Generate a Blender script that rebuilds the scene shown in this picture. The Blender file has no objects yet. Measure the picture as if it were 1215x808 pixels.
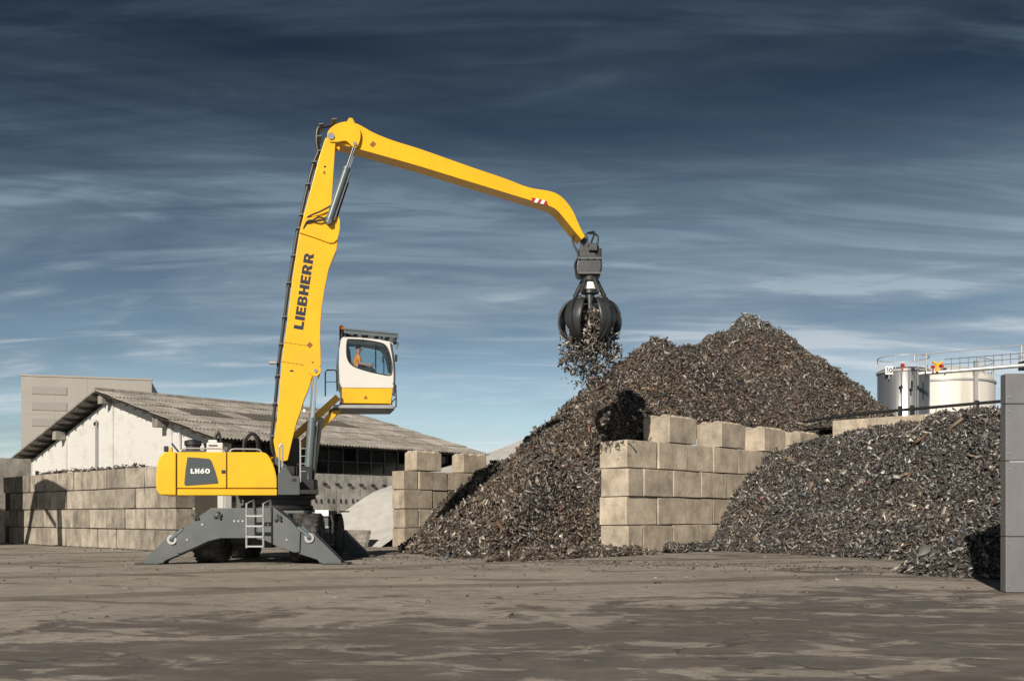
import bpy, bmesh, math, random
import numpy as np
from mathutils import Vector, Matrix

random.seed(11)
RNG = np.random.default_rng(7)
R = math.radians
scene = bpy.context.scene
COL = scene.collection

# ------------------------------------------------------------------ camera
F, U0, HZ, CH = 1181.25, 607.5, 612.0, 1.3      # focal length, centre column and horizon row of the photograph in pixels, eye height
cam_d = bpy.data.cameras.new('camera')
cam = bpy.data.objects.new('camera', cam_d); COL.objects.link(cam)
cam.location = (0, 0, CH); cam.rotation_euler = (R(90), 0, 0)
cam_d.sensor_width = 36; cam_d.lens = 35
cam_d.shift_y = (HZ - 404) / 1215
cam_d.clip_start = 0.1; cam_d.clip_end = 6000
scene.camera = cam

# ------------------------------------------------------------------ sky
SUN_EL, SUN_AZ = 28.0, 18.5                      # sun stands behind the camera, a little to its left
sun_to = Vector((-math.sin(R(SUN_AZ)) * math.cos(R(SUN_EL)), -math.cos(R(SUN_AZ)) * math.cos(R(SUN_EL)), math.sin(R(SUN_EL))))
world = bpy.data.worlds.new('World'); scene.world = world; world.use_nodes = True
wn, wl = world.node_tree.nodes, world.node_tree.links
wn.clear()
def wnode(t, **kw):
    n = wn.new(t)
    for k, v in kw.items(): setattr(n, k, v)
    return n
out = wnode('ShaderNodeOutputWorld'); bg = wnode('ShaderNodeBackground')
bg.inputs['Strength'].default_value = 0.1
sky = wnode('ShaderNodeTexSky', sky_type='NISHITA', sun_disc=False)
sky.sun_elevation = R(SUN_EL)
sky.sun_rotation = math.atan2(sun_to.x, sun_to.y)
sky.air_density = 1.0; sky.dust_density = 0.6; sky.ozone_density = 2.0
tc = wnode('ShaderNodeTexCoord'); sep = wnode('ShaderNodeSeparateXYZ')
wl.new(tc.outputs['Generated'], sep.inputs[0])
hs = wnode('ShaderNodeHueSaturation'); hs.inputs['Saturation'].default_value = 0.78
wl.new(sky.outputs[0], hs.inputs['Color'])
ramp = wnode('ShaderNodeValToRGB')               # the sky deepens with height
e = ramp.color_ramp.elements
e[0].position = 0.0; e[0].color = (0.78, 0.86, 0.90, 1)
e[1].position = 1.0; e[1].color = (0.05, 0.07, 0.10, 1)
for p, c in ((0.10, (0.66, 0.73, 0.76, 1)), (0.2, (0.36, 0.41, 0.43, 1)), (0.30, (0.16, 0.195, 0.225, 1)), (0.42, (0.055, 0.078, 0.105, 1))):
    x = e.new(p); x.color = c
wl.new(sep.outputs['Z'], ramp.inputs[0])
mul = wnode('ShaderNodeMix', data_type='RGBA', blend_type='MULTIPLY'); mul.inputs[0].default_value = 1
wl.new(hs.outputs[0], mul.inputs[6]); wl.new(ramp.outputs[0], mul.inputs[7])
def wmath(op, a, b=None, clamp=False):
    n = wnode('ShaderNodeMath', operation=op); n.use_clamp = clamp
    for i, v in enumerate((a, b)):
        if v is None: continue
        if isinstance(v, (int, float)): n.inputs[i].default_value = v
        else: wl.new(v, n.inputs[i])
    return n.outputs[0]
zz = wmath('MAXIMUM', sep.outputs['Z'], 0.0)
den = wmath('ADD', zz, 0.16)
cx = wmath('DIVIDE', sep.outputs['X'], den); cy = wmath('DIVIDE', sep.outputs['Y'], den)
comb = wnode('ShaderNodeCombineXYZ'); wl.new(cx, comb.inputs[0]); wl.new(cy, comb.inputs[1])
def cloud(scale, rot, sx, sy, lo, hi, detail, dist, seed):
    mp = wnode('ShaderNodeMapping'); mp.inputs['Scale'].default_value = (sx, sy, 1)
    mp.inputs['Rotation'].default_value = (0, 0, rot); mp.inputs['Location'].default_value = (seed, seed * 1.7, seed * .3)
    wl.new(comb.outputs[0], mp.inputs[0])
    n = wnode('ShaderNodeTexNoise'); n.inputs['Scale'].default_value = scale
    n.inputs['Detail'].default_value = detail; n.inputs['Roughness'].default_value = 0.58; n.inputs['Distortion'].default_value = dist
    wl.new(mp.outputs[0], n.inputs['Vector'])
    mr = wnode('ShaderNodeMapRange', interpolation_type='SMOOTHSTEP')
    mr.inputs['From Min'].default_value = lo; mr.inputs['From Max'].default_value = hi
    wl.new(n.outputs['Fac'], mr.inputs['Value'])
    return mr.outputs[0]
c_big = cloud(0.62, 0.10, 0.62, 1.25, 0.40, 0.68, 8, 0.9, 3.3)
c_str = cloud(1.1, -0.06, 0.6, 2.6, 0.47, 0.72, 9, 0.9, 8.1)
c_drk = cloud(0.55, 0.2, 0.7, 1.4, 0.40, 0.68, 5, 0.3, 14.2)
c_fib = cloud(2.6, -0.10, 0.5, 2.4, 0.36, 0.66, 10, 1.6, 5.7)
c_wisp = cloud(1.9, 0.35, 1.0, 1.2, 0.56, 0.74, 9, 1.2, 22.4)
cl = wmath('ADD', wmath('MULTIPLY', wmath('MULTIPLY', c_big, 0.85), wmath('ADD', 0.55, wmath('MULTIPLY', c_fib, 0.5))), wmath('MULTIPLY', wmath('MULTIPLY', c_str, 1.15), wmath('ADD', 0.35, wmath('MULTIPLY', c_fib, 0.75))), True)
cl = wmath('ADD', cl, wmath('MULTIPLY', wmath('MULTIPLY', c_wisp, c_fib), 0.42), True)
cl = wmath('MULTIPLY', cl, wmath('MAXIMUM', wmath('SUBTRACT', 1.0, wmath('MULTIPLY', zz, 1.55)), 0.25))
dk = wnode('ShaderNodeMix', data_type='RGBA', blend_type='MULTIPLY')
wl.new(wmath('MULTIPLY', c_drk, 0.55), dk.inputs[0]); wl.new(mul.outputs[2], dk.inputs[6]); dk.inputs[7].default_value = (0.62, 0.63, 0.66, 1)
cr = wnode('ShaderNodeValToRGB')
q = cr.color_ramp.elements
q[0].position = 0.0; q[0].color = (0.66, 0.71, 0.74, 1)
q[1].position = 0.5; q[1].color = (0.045, 0.066, 0.088, 1)
x = q.new(0.14); x.color = (0.56, 0.61, 0.65, 1)
x = q.new(0.27); x.color = (0.26, 0.36, 0.425, 1)
wl.new(sep.outputs['Z'], cr.inputs[0])
cs = wnode('ShaderNodeMix', data_type='RGBA', blend_type='MULTIPLY'); cs.inputs[0].default_value = 1
wl.new(cr.outputs[0], cs.inputs[6]); cs.inputs[7].default_value = (9.8, 9.8, 9.8, 1)
mx = wnode('ShaderNodeMix', data_type='RGBA')
wl.new(cl, mx.inputs[0]); wl.new(dk.outputs[2], mx.inputs[6]); wl.new(cs.outputs[2], mx.inputs[7])
wl.new(mx.outputs[2], bg.inputs['Color']); wl.new(bg.outputs[0], out.inputs[0])

# ------------------------------------------------------------------ sun
sd = bpy.data.lights.new('sun', 'SUN'); sd.energy = 4.6; sd.angle = R(0.5); sd.color = (1.0, 0.90, 0.76)
so = bpy.data.objects.new('sun', sd); COL.objects.link(so)
so.rotation_euler = sun_to.to_track_quat('Z', 'Y').to_euler(); so.location = (-10, -20, 20)
scene.view_settings.view_transform = 'Standard'; scene.view_settings.look = 'None'
scene.view_settings.gamma = 1; scene.view_settings.exposure = 0.25
scene.view_settings.use_curve_mapping = False

# ------------------------------------------------------------------ helpers
def W(u, v, Y):
    return ((u - U0) * Y / F, Y, CH - (v - HZ) * Y / F)
TH = R(13); MC = (-6.95, 29.5)                   # heading of the machine's upper carriage, and its slewing centre
def MP(u, v, b):
    """photo pixel -> (forward, height) on the vertical plane at lateral offset b of the machine"""
    dx, dz = (u - U0) / F, (HZ - v) / F
    s, c = math.sin(TH), math.cos(TH)
    Y = (b + MC[1] * c - MC[0] * s) / (c - s * dx)
    X = dx * Y
    return ((X - MC[0]) * c + (Y - MC[1]) * s, CH + dz * Y)

def tag(o, label=None, cat=None, group=None, kind=None):
    if label: o['label'] = label
    if cat: o['category'] = cat
    if group: o['group'] = group
    if kind: o['kind'] = kind
    return o
def empty(name, loc=(0, 0, 0), rz=0.0, label=None, cat=None, group=None):
    o = bpy.data.objects.new(name, None); COL.objects.link(o)
    o.location = loc; o.rotation_euler = (0, 0, rz); o.empty_display_size = 0.3
    return tag(o, label, cat, group)
def link(name, me, m, parent=None, loc=(0, 0, 0), rz=0.0):
    o = bpy.data.objects.new(name, me); COL.objects.link(o)
    if m and not me.materials: me.materials.append(m)
    o.parent = parent; o.location = loc; o.rotation_euler = (0, 0, rz)
    return o
def catmull(pts, n=6):
    P = [Vector(p) for p in pts]; res = []
    P = [P[0] * 2 - P[1]] + P + [P[-1] * 2 - P[-2]]
    for i in range(1, len(P) - 2):
        a, b, c, d = P[i-1], P[i], P[i+1], P[i+2]
        for k in range(n):
            t = k / n
            res.append(0.5 * ((2 * b) + (c - a) * t + (2*a - 5*b + 4*c - d) * t*t + (3*b - a - 3*c + d) * t**3))
    res.append(P[-2]); return res

class MB:
    def __init__(s): s.v = []; s.f = []
    def add(s, v, f):
        o = len(s.v); s.v += [tuple(x) for x in v]; s.f += [[i + o for i in q] for q in f]; return s
    def box(s, c, d, M=None):
        x, y, z = d[0]/2, d[1]/2, d[2]/2
        v = [Vector((a, b, e)) for a in (-x, x) for b in (-y, y) for e in (-z, z)]
        if M is not None: v = [M @ p for p in v]
        v = [p + Vector(c) for p in v]
        return s.add(v, [(0,1,3,2), (4,6,7,5), (0,4,5,1), (2,3,7,6), (0,2,6,4), (1,5,7,3)])
    def span(s, a, b):
        return s.box([(a[i]+b[i])/2 for i in range(3)], [abs(b[i]-a[i]) for i in range(3)])
    def bar(s, p0, p1, w, h, up=(0, 0, 1)):
        p0, p1 = Vector(p0), Vector(p1); d = p1 - p0; L = d.length; d.normalize()
        u = Vector(up)
        if abs(d.dot(u)) > 0.98: u = Vector((1, 0, 0))
        a = d.cross(u).normalized(); b = a.cross(d).normalized()
        M = Matrix((d, a, b)).transposed()
        return s.box((p0 + p1) / 2, (L, w, h), M)
    def prism(s, poly, y0, y1, fn=None):
        """poly of (x, z) extruded along y"""
        fn = fn or (lambda x, y, z: (x, y, z))
        n = len(poly)
        v = [fn(p[0], y0, p[1]) for p in poly] + [fn(p[0], y1, p[1]) for p in poly]
        f = [list(range(n)), list(range(2*n-1, n-1, -1))]
        f += [[i, i+n, (i+1) % n + n, (i+1) % n] for i in range(n)]
        return s.add(v, f)
    def cyl(s, p0, p1, r0, r1=None, n=14):
        r1 = r0 if r1 is None else r1
        p0, p1 = Vector(p0), Vector(p1); d = (p1 - p0).normalized()
        a = d.orthogonal().normalized(); b = d.cross(a)
        v = []
        for p, r in ((p0, r0), (p1, r1)):
            v += [p + (a * math.cos(2*math.pi*i/n) + b * math.sin(2*math.pi*i/n)) * r for i in range(n)]
        f = [[i, (i+1) % n, (i+1) % n + n, i+n] for i in range(n)] + [list(range(n-1, -1, -1)), list(range(n, 2*n))]
        return s.add(v, f)
    def tube(s, pts, r, n=8, smooth=0):
        P = catmull(pts, smooth) if smooth else [Vector(p) for p in pts]
        if isinstance(r, (int, float)): r = [r] * len(P)
        d0 = (P[1] - P[0]).normalized(); a = d0.orthogonal().normalized(); v = []
        for i, p in enumerate(P):
            d = ((P[i+1] if i+1 < len(P) else p) - (P[i-1] if i else p)).normalized()
            a = (a - d * a.dot(d)).normalized(); b = d.cross(a)
            v += [p + (a * math.cos(2*math.pi*k/n) + b * math.sin(2*math.pi*k/n)) * r[i] for k in range(n)]
        m = len(P)
        f = [[i*n+k, i*n+(k+1) % n, (i+1)*n+(k+1) % n, (i+1)*n+k] for i in range(m-1) for k in range(n)]
        f += [list(range(n-1, -1, -1)), list(range((m-1)*n, m*n))]
        return s.add(v, f)
    def lathe(s, prof, n=32, axis='z', c=(0, 0, 0), ring=False):
        """prof of (radius, along)"""
        v = []
        for r, h in prof:
            for k in range(n):
                x, y = r*math.cos(2*math.pi*k/n), r*math.sin(2*math.pi*k/n)
                p = (x, y, h) if axis == 'z' else ((h, x, y) if axis == 'x' else (x, h, y))
                v.append((p[0]+c[0], p[1]+c[1], p[2]+c[2]))
        m = len(prof)
        f = [[i*n+k, i*n+(k+1) % n, (i+1)*n+(k+1) % n, (i+1)*n+k] for i in range(m-1) for k in range(n)]
        if ring: f += [[(m-1)*n+k, (m-1)*n+(k+1) % n, (k+1) % n, k] for k in range(n)]
        if not ring and prof[0][0] > 1e-6: f.append(list(range(n)))
        if not ring and prof[-1][0] > 1e-6: f.append(list(range((m-1)*n, m*n)))
        return s.add(v, f)
    def mesh(s, name, angle=35, recalc=True):
        me = bpy.data.meshes.new(name); me.from_pydata(s.v, [], s.f)
        if recalc:
            bm = bmesh.new(); bm.from_mesh(me)
            bmesh.ops.recalc_face_normals(bm, faces=bm.faces); bm.to_mesh(me); bm.free()
        me.polygons.foreach_set('use_smooth', [True] * len(me.polygons))
        me.set_sharp_from_angle(angle=R(angle)); me.update()
        return me
    def build(s, name, m, parent=None, bevel=0.0, loc=(0, 0, 0), rz=0.0, angle=35, seg=2):
        o = link(name, s.mesh(name, angle), m, parent, loc, rz)
        if bevel:
            b = o.modifiers.new('bevel', 'BEVEL'); b.width = bevel; b.segments = seg; b.limit_method = 'ANGLE'; b.angle_limit = R(40)
            b.harden_normals = True
        return o

def filled(loops, depth):
    """flat shape with holes (loops of 2D points, even-odd) -> verts (x, y, +-depth/2) and faces"""
    cu = bpy.data.curves.new('shape', 'CURVE'); cu.dimensions = '2D'; cu.fill_mode = 'BOTH'; cu.extrude = depth / 2
    for lp in loops:
        sp = cu.splines.new('POLY'); sp.points.add(len(lp) - 1); sp.use_cyclic_u = True
        for i, p in enumerate(lp): sp.points[i].co = (p[0], p[1], 0, 1)
    o = bpy.data.objects.new('shape', cu); COL.objects.link(o)
    me = bpy.data.meshes.new_from_object(o.evaluated_get(bpy.context.evaluated_depsgraph_get()))
    v = [tuple(x.co) for x in me.vertices]; f = [list(p.vertices) for p in me.polygons]
    bpy.data.objects.remove(o); bpy.data.meshes.remove(me); bpy.data.curves.remove(cu)
    return v, f

# ------------------------------------------------------------------ materials
def nodes_of(m):
    m.use_nodes = True; nt = m.node_tree
    return nt, nt.nodes, nt.links, nt.nodes['Principled BSDF']
def mat(name, c, rough=0.5, metal=0.0, var=0.15, scale=3.0, bump=0.0, bscale=40.0, dirt=0.0, dirt_c=(0.12, 0.10, 0.08), stretch=(1, 1, 1), spec=0.5, coat=0.0, per_object=0.0):
    """painted or plain surface: base colour broken up by two noises, a dirt film, a fine relief"""
    m = bpy.data.materials.new(name); nt, N, L, P = nodes_of(m)
    tcn = N.new('ShaderNodeTexCoord'); mp = N.new('ShaderNodeMapping'); mp.inputs['Scale'].default_value = stretch
    L.new(tcn.outputs['Object'], mp.inputs[0])
    vec = mp.outputs[0]
    oi = N.new('ShaderNodeObjectInfo')
    if per_object:
        ad = N.new('ShaderNodeVectorMath'); ad.operation = 'ADD'; sc_ = N.new('ShaderNodeVectorMath'); sc_.operation = 'SCALE'
        cb = N.new('ShaderNodeCombineXYZ')
        for i in range(3): L.new(oi.outputs['Random'], cb.inputs[i])
        L.new(cb.outputs[0], sc_.inputs[0]); sc_.inputs['Scale'].default_value = 37.0
        L.new(vec, ad.inputs[0]); L.new(sc_.outputs[0], ad.inputs[1]); vec = ad.outputs[0]
    n1 = N.new('ShaderNodeTexNoise'); n1.inputs['Scale'].default_value = scale; n1.inputs['Detail'].default_value = 8; n1.inputs['Roughness'].default_value = 0.62
    L.new(vec, n1.inputs['Vector'])
    mr = N.new('ShaderNodeMapRange'); mr.inputs['From Min'].default_value = 0.3; mr.inputs['From Max'].default_value = 0.7
    mr.inputs['To Min'].default_value = 1 - var; mr.inputs['To Max'].default_value = 1 + var
    L.new(n1.outputs['Fac'], mr.inputs['Value'])
    mul = N.new('ShaderNodeMix'); mul.data_type = 'RGBA'; mul.blend_type = 'MULTIPLY'; mul.inputs[0].default_value = 1
    mul.inputs[6].default_value = (*c, 1); L.new(mr.outputs[0], mul.inputs[7])
    colr = mul.outputs[2]
    if per_object:
        m3 = N.new('ShaderNodeMapRange'); m3.inputs['To Min'].default_value = 1 - per_object; m3.inputs['To Max'].default_value = 1 + per_object
        L.new(oi.outputs['Random'], m3.inputs['Value'])
        mu2 = N.new('ShaderNodeMix'); mu2.data_type = 'RGBA'; mu2.blend_type = 'MULTIPLY'; mu2.inputs[0].default_value = 1
        L.new(colr, mu2.inputs[6]); L.new(m3.outputs[0], mu2.inputs[7]); colr = mu2.outputs[2]
    if dirt:
        n2 = N.new('ShaderNodeTexNoise'); n2.inputs['Scale'].default_value = scale * 0.6; n2.inputs['Detail'].default_value = 10; n2.inputs['Roughness'].default_value = 0.7
        L.new(vec, n2.inputs['Vector'])
        m2 = N.new('ShaderNodeMapRange'); m2.inputs['From Min'].default_value = 0.48; m2.inputs['From Max'].default_value = 0.75; m2.inputs['To Max'].default_value = dirt
        L.new(n2.outputs['Fac'], m2.inputs['Value'])
        md = N.new('ShaderNodeMix'); md.data_type = 'RGBA'; L.new(m2.outputs[0], md.inputs[0]); L.new(colr, md.inputs[6]); md.inputs[7].default_value = (*dirt_c, 1)
        colr = md.outputs[2]
    L.new(colr, P.inputs['Base Color'])
    P.inputs['Roughness'].default_value = rough; P.inputs['Metallic'].default_value = metal
    P.inputs['Specular IOR Level'].default_value = spec; P.inputs['Coat Weight'].default_value = coat; P.inputs['Coat Roughness'].default_value = 0.12
    if bump:
        n3 = N.new('ShaderNodeTexNoise'); n3.inputs['Scale'].default_value = bscale; n3.inputs['Detail'].default_value = 6
        L.new(tcn.outputs['Object'], n3.inputs['Vector'])
        bp = N.new('ShaderNodeBump'); bp.inputs['Strength'].default_value = bump; bp.inputs['Distance'].default_value = 0.02
        L.new(n3.outputs['Fac'], bp.inputs['Height']); L.new(bp.outputs[0], P.inputs['Normal'])
    return m

def concrete(name, c, stain=0.5, stain_c=(0.05, 0.045, 0.04), per_object=0.12):
    """cast concrete: blotches, dark runs down the faces, pores"""
    m = bpy.data.materials.new(name); nt, N, L, P = nodes_of(m)
    tcn = N.new('ShaderNodeTexCoord'); oi = N.new('ShaderNodeObjectInfo')
    cb = N.new('ShaderNodeCombineXYZ')
    for i in range(3): L.new(oi.outputs['Random'], cb.inputs[i])
    sc_ = N.new('ShaderNodeVectorMath'); sc_.operation = 'SCALE'; sc_.inputs['Scale'].default_value = 61.0; L.new(cb.outputs[0], sc_.inputs[0])
    ad = N.new('ShaderNodeVectorMath'); ad.operation = 'ADD'; L.new(tcn.outputs['Object'], ad.inputs[0]); L.new(sc_.outputs[0], ad.inputs[1])
    def noise(s, det, stretch=None, rough=0.6):
        v = ad.outputs[0]
        if stretch:
            mp = N.new('ShaderNodeMapping'); mp.inputs['Scale'].default_value = stretch; L.new(v, mp.inputs[0]); v = mp.outputs[0]
        n = N.new('ShaderNodeTexNoise'); n.inputs['Scale'].default_value = s; n.inputs['Detail'].default_value = det; n.inputs['Roughness'].default_value = rough
        L.new(v, n.inputs['Vector']); return n.outputs['Fac']
    def rng(f, a, b, c0, c1):
        r = N.new('ShaderNodeMapRange'); r.inputs['From Min'].default_value = a; r.inputs['From Max'].default_value = b
        r.inputs['To Min'].default_value = c0; r.inputs['To Max'].default_value = c1; L.new(f, r.inputs['Value']); return r.outputs[0]
    def mixc(f, a, b, mode='MIX'):
        x = N.new('ShaderNodeMix'); x.data_type = 'RGBA'; x.blend_type = mode
        for i, w in ((0, f), (6, a), (7, b)):
            if isinstance(w, (int, float)): x.inputs[i].default_value = w
            elif isinstance(w, tuple): x.inputs[i].default_value = (*w, 1)
            else: L.new(w, x.inputs[i])
        return x.outputs[2]
    col = mixc(1.0, c, rng(noise(1.3, 8), 0.3, 0.7, 0.62, 1.26), 'MULTIPLY')
    col = mixc(1.0, col, rng(noise(14, 6), 0.3, 0.7, 0.86, 1.12), 'MULTIPLY')
    col = mixc(1.0, col, rng(oi.outputs['Random'], 0, 1, 1 - per_object, 1 + per_object), 'MULTIPLY')
    col = mixc(rng(noise(2.2, 9, (1.5, 1.5, 0.36), 0.7), 0.50, 0.70, 0.0, stain), col, stain_c)
    col = mixc(rng(noise(0.9, 9, None, 0.75), 0.50, 0.72, 0.0, stain * 0.9), col, stain_c)
    col = mixc(rng(noise(3.1, 9, None, 0.75), 0.60, 0.72, 0.0, 0.35), col, (c[0]*1.25, c[1]*1.22, c[2]*1.15))
    L.new(col, P.inputs['Base Color']); P.inputs['Roughness'].default_value = 0.92; P.inputs['Specular IOR Level'].default_value = 0.25
    bp = N.new('ShaderNodeBump'); bp.inputs['Strength'].default_value = 0.55; bp.inputs['Distance'].default_value = 0.03
    L.new(noise(9, 10, None, 0.7), bp.inputs['Height']); L.new(bp.outputs[0], P.inputs['Normal'])
    return m

def glass(name, tint, gloss=0.25):
    m = bpy.data.materials.new(name); nt, N, L, P = nodes_of(m); N.remove(P)
    o = N['Material Output']; t = N.new('ShaderNodeBsdfTransparent'); t.inputs[0].default_value = (*tint, 1)
    g = N.new('ShaderNodeBsdfGlossy'); g.inputs['Roughness'].default_value = 0.03
    fr = N.new('ShaderNodeFresnel'); fr.inputs['IOR'].default_value = 1.5
    mx = N.new('ShaderNodeMixShader'); L.new(fr.outputs[0], mx.inputs[0]); L.new(t.outputs[0], mx.inputs[1]); L.new(g.outputs[0], mx.inputs[2])
    L.new(mx.outputs[0], o.inputs['Surface']); return m

def scrap_mat(name, stops, sat=1.0, rough=0.5, fresh=None):
    """each loose piece takes its own colour"""
    m = bpy.data.materials.new(name); nt, N, L, P = nodes_of(m)
    g = N.new('ShaderNodeNewGeometry'); r = N.new('ShaderNodeValToRGB'); r.color_ramp.interpolation = 'CONSTANT'
    e = r.color_ramp.elements
    e[0].position = 0; e[0].color = (*stops[0][1], 1); e[1].position = stops[1][0]; e[1].color = (*stops[1][1], 1)
    for p, c in stops[2:]:
        k = e.new(p); k.color = (*c, 1)
    L.new(g.outputs['Random Per Island'], r.inputs[0])
    tcn = N.new('ShaderNodeTexCoord'); n = N.new('ShaderNodeTexNoise'); n.inputs['Scale'].default_value = 0.55; n.inputs['Detail'].default_value = 5
    L.new(tcn.outputs['Object'], n.inputs['Vector'])
    rr = N.new('ShaderNodeValToRGB'); q = rr.color_ramp.elements
    q[0].position = 0.36; q[0].color = (0.84, 0.87, 0.91, 1); q[1].position = 0.68; q[1].color = (1.05, 0.95, 0.85, 1)
    L.new(n.outputs['Fac'], rr.inputs[0])
    mu = N.new('ShaderNodeMix'); mu.data_type = 'RGBA'; mu.blend_type = 'MULTIPLY'; mu.inputs[0].default_value = 1
    L.new(r.outputs[0], mu.inputs[6]); L.new(rr.outputs[0], mu.inputs[7])
    colr = mu.outputs[2]
    if fresh:                                                # fresher, greyer material tipped around one spot
        dv = N.new('ShaderNodeVectorMath'); dv.operation = 'DISTANCE'; L.new(tcn.outputs['Object'], dv.inputs[0]); dv.inputs[1].default_value = fresh
        ad_ = N.new('ShaderNodeMath'); ad_.operation = 'MULTIPLY_ADD'; L.new(n.outputs['Fac'], ad_.inputs[0]); ad_.inputs[1].default_value = 3.0; L.new(dv.outputs['Value'], ad_.inputs[2])
        fr_ = N.new('ShaderNodeMapRange'); L.new(ad_.outputs[0], fr_.inputs['Value'])
        for k_, v_ in (('From Min', 3.0), ('From Max', 4.6), ('To Min', 1.0), ('To Max', 0.0)): fr_.inputs[k_].default_value = v_
        hs_ = N.new('ShaderNodeHueSaturation'); hs_.inputs['Saturation'].default_value = .25; hs_.inputs['Value'].default_value = 1.3; L.new(colr, hs_.inputs['Color'])
        mf = N.new('ShaderNodeMix'); mf.data_type = 'RGBA'; L.new(fr_.outputs[0], mf.inputs[0]); L.new(colr, mf.inputs[6]); L.new(hs_.outputs[0], mf.inputs[7]); colr = mf.outputs[2]
    hs2 = N.new('ShaderNodeHueSaturation'); hs2.inputs['Saturation'].default_value = sat; L.new(colr, hs2.inputs['Color'])
    L.new(hs2.outputs[0], P.inputs['Base Color'])
    P.inputs['Roughness'].default_value = rough; P.inputs['Metallic'].default_value = 0.25
    return m

M_yel = mat('machine_yellow', (0.80, 0.445, 0.011), 0.34, var=0.07, scale=1.6, dirt=0.32, dirt_c=(0.42, 0.27, 0.07), coat=0.1)
M_grey = mat('chassis_grey', (0.075, 0.087, 0.094), 0.5, var=0.15, scale=2.0, dirt=0.4, dirt_c=(0.15, 0.14, 0.125))
M_badge = mat('badge_grey', (0.055, 0.07, 0.078), 0.45, var=0.06)
M_white = mat('cab_white', (0.64, 0.635, 0.62), 0.35, var=0.03, scale=1.5, coat=0.15)
M_black = mat('black_plastic', (0.018, 0.018, 0.02), 0.5, var=0.2)
M_hose = mat('hose_rubber', (0.015, 0.016, 0.018), 0.45, var=0.2)
M_tyre = mat('tyre_rubber', (0.028, 0.027, 0.026), 0.85, var=0.3, scale=5, dirt=0.75, dirt_c=(0.17, 0.16, 0.15), bump=0.3)
M_chrome = mat('chrome_rod', (0.75, 0.77, 0.80), 0.12, 1.0, var=0.02)
M_cyl = mat('cylinder_grey', (0.12, 0.15, 0.165), 0.4, 0.2, var=0.1)
M_rail = mat('rail_grey', (0.36, 0.37, 0.38), 0.45, 0.3, var=0.1)
M_steel = mat('grab_steel', (0.045, 0.049, 0.055), 0.40, 0.4, var=0.3, scale=4, dirt=0.4, dirt_c=(0.09, 0.08, 0.075), bump=0.15)
M_pin = mat('pin_steel', (0.42, 0.43, 0.44), 0.35, 0.8, var=0.15)
M_navy = mat('letter_navy', (0.018, 0.026, 0.045), 0.4, var=0.05)
M_lett = mat('letter_white', (0.85, 0.86, 0.85), 0.4, var=0.03)
M_red = mat('marker_red', (0.42, 0.022, 0.02), 0.4, var=0.05)
M_orange = mat('amber_lens', (0.85, 0.25, 0.01), 0.25, var=0.03)
M_glass = glass('cab_glass', (0.86, 0.92, 0.93)); M_dglass = glass('windscreen_glass', (0.22, 0.28, 0.30))
M_blkR = concrete('block_concrete_beige', (0.45, 0.39, 0.315), 0.45, (0.16, 0.135, 0.11))
M_blkL = concrete('block_concrete_grey', (0.33, 0.295, 0.25), 0.7, (0.07, 0.062, 0.054), 0.22)
M_blkM = concrete('block_concrete_dusty', (0.40, 0.345, 0.275), 0.5, (0.12, 0.10, 0.085))
M_conc = concrete('wall_concrete', (0.30, 0.285, 0.26), 0.55, (0.05, 0.048, 0.045))
M_cside = concrete('panel_concrete', (0.34, 0.33, 0.31), 0.7, (0.05, 0.05, 0.05))

M_joint = mat('joint_dirt', (.045, .038, .03), .95, var=.3)
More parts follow.
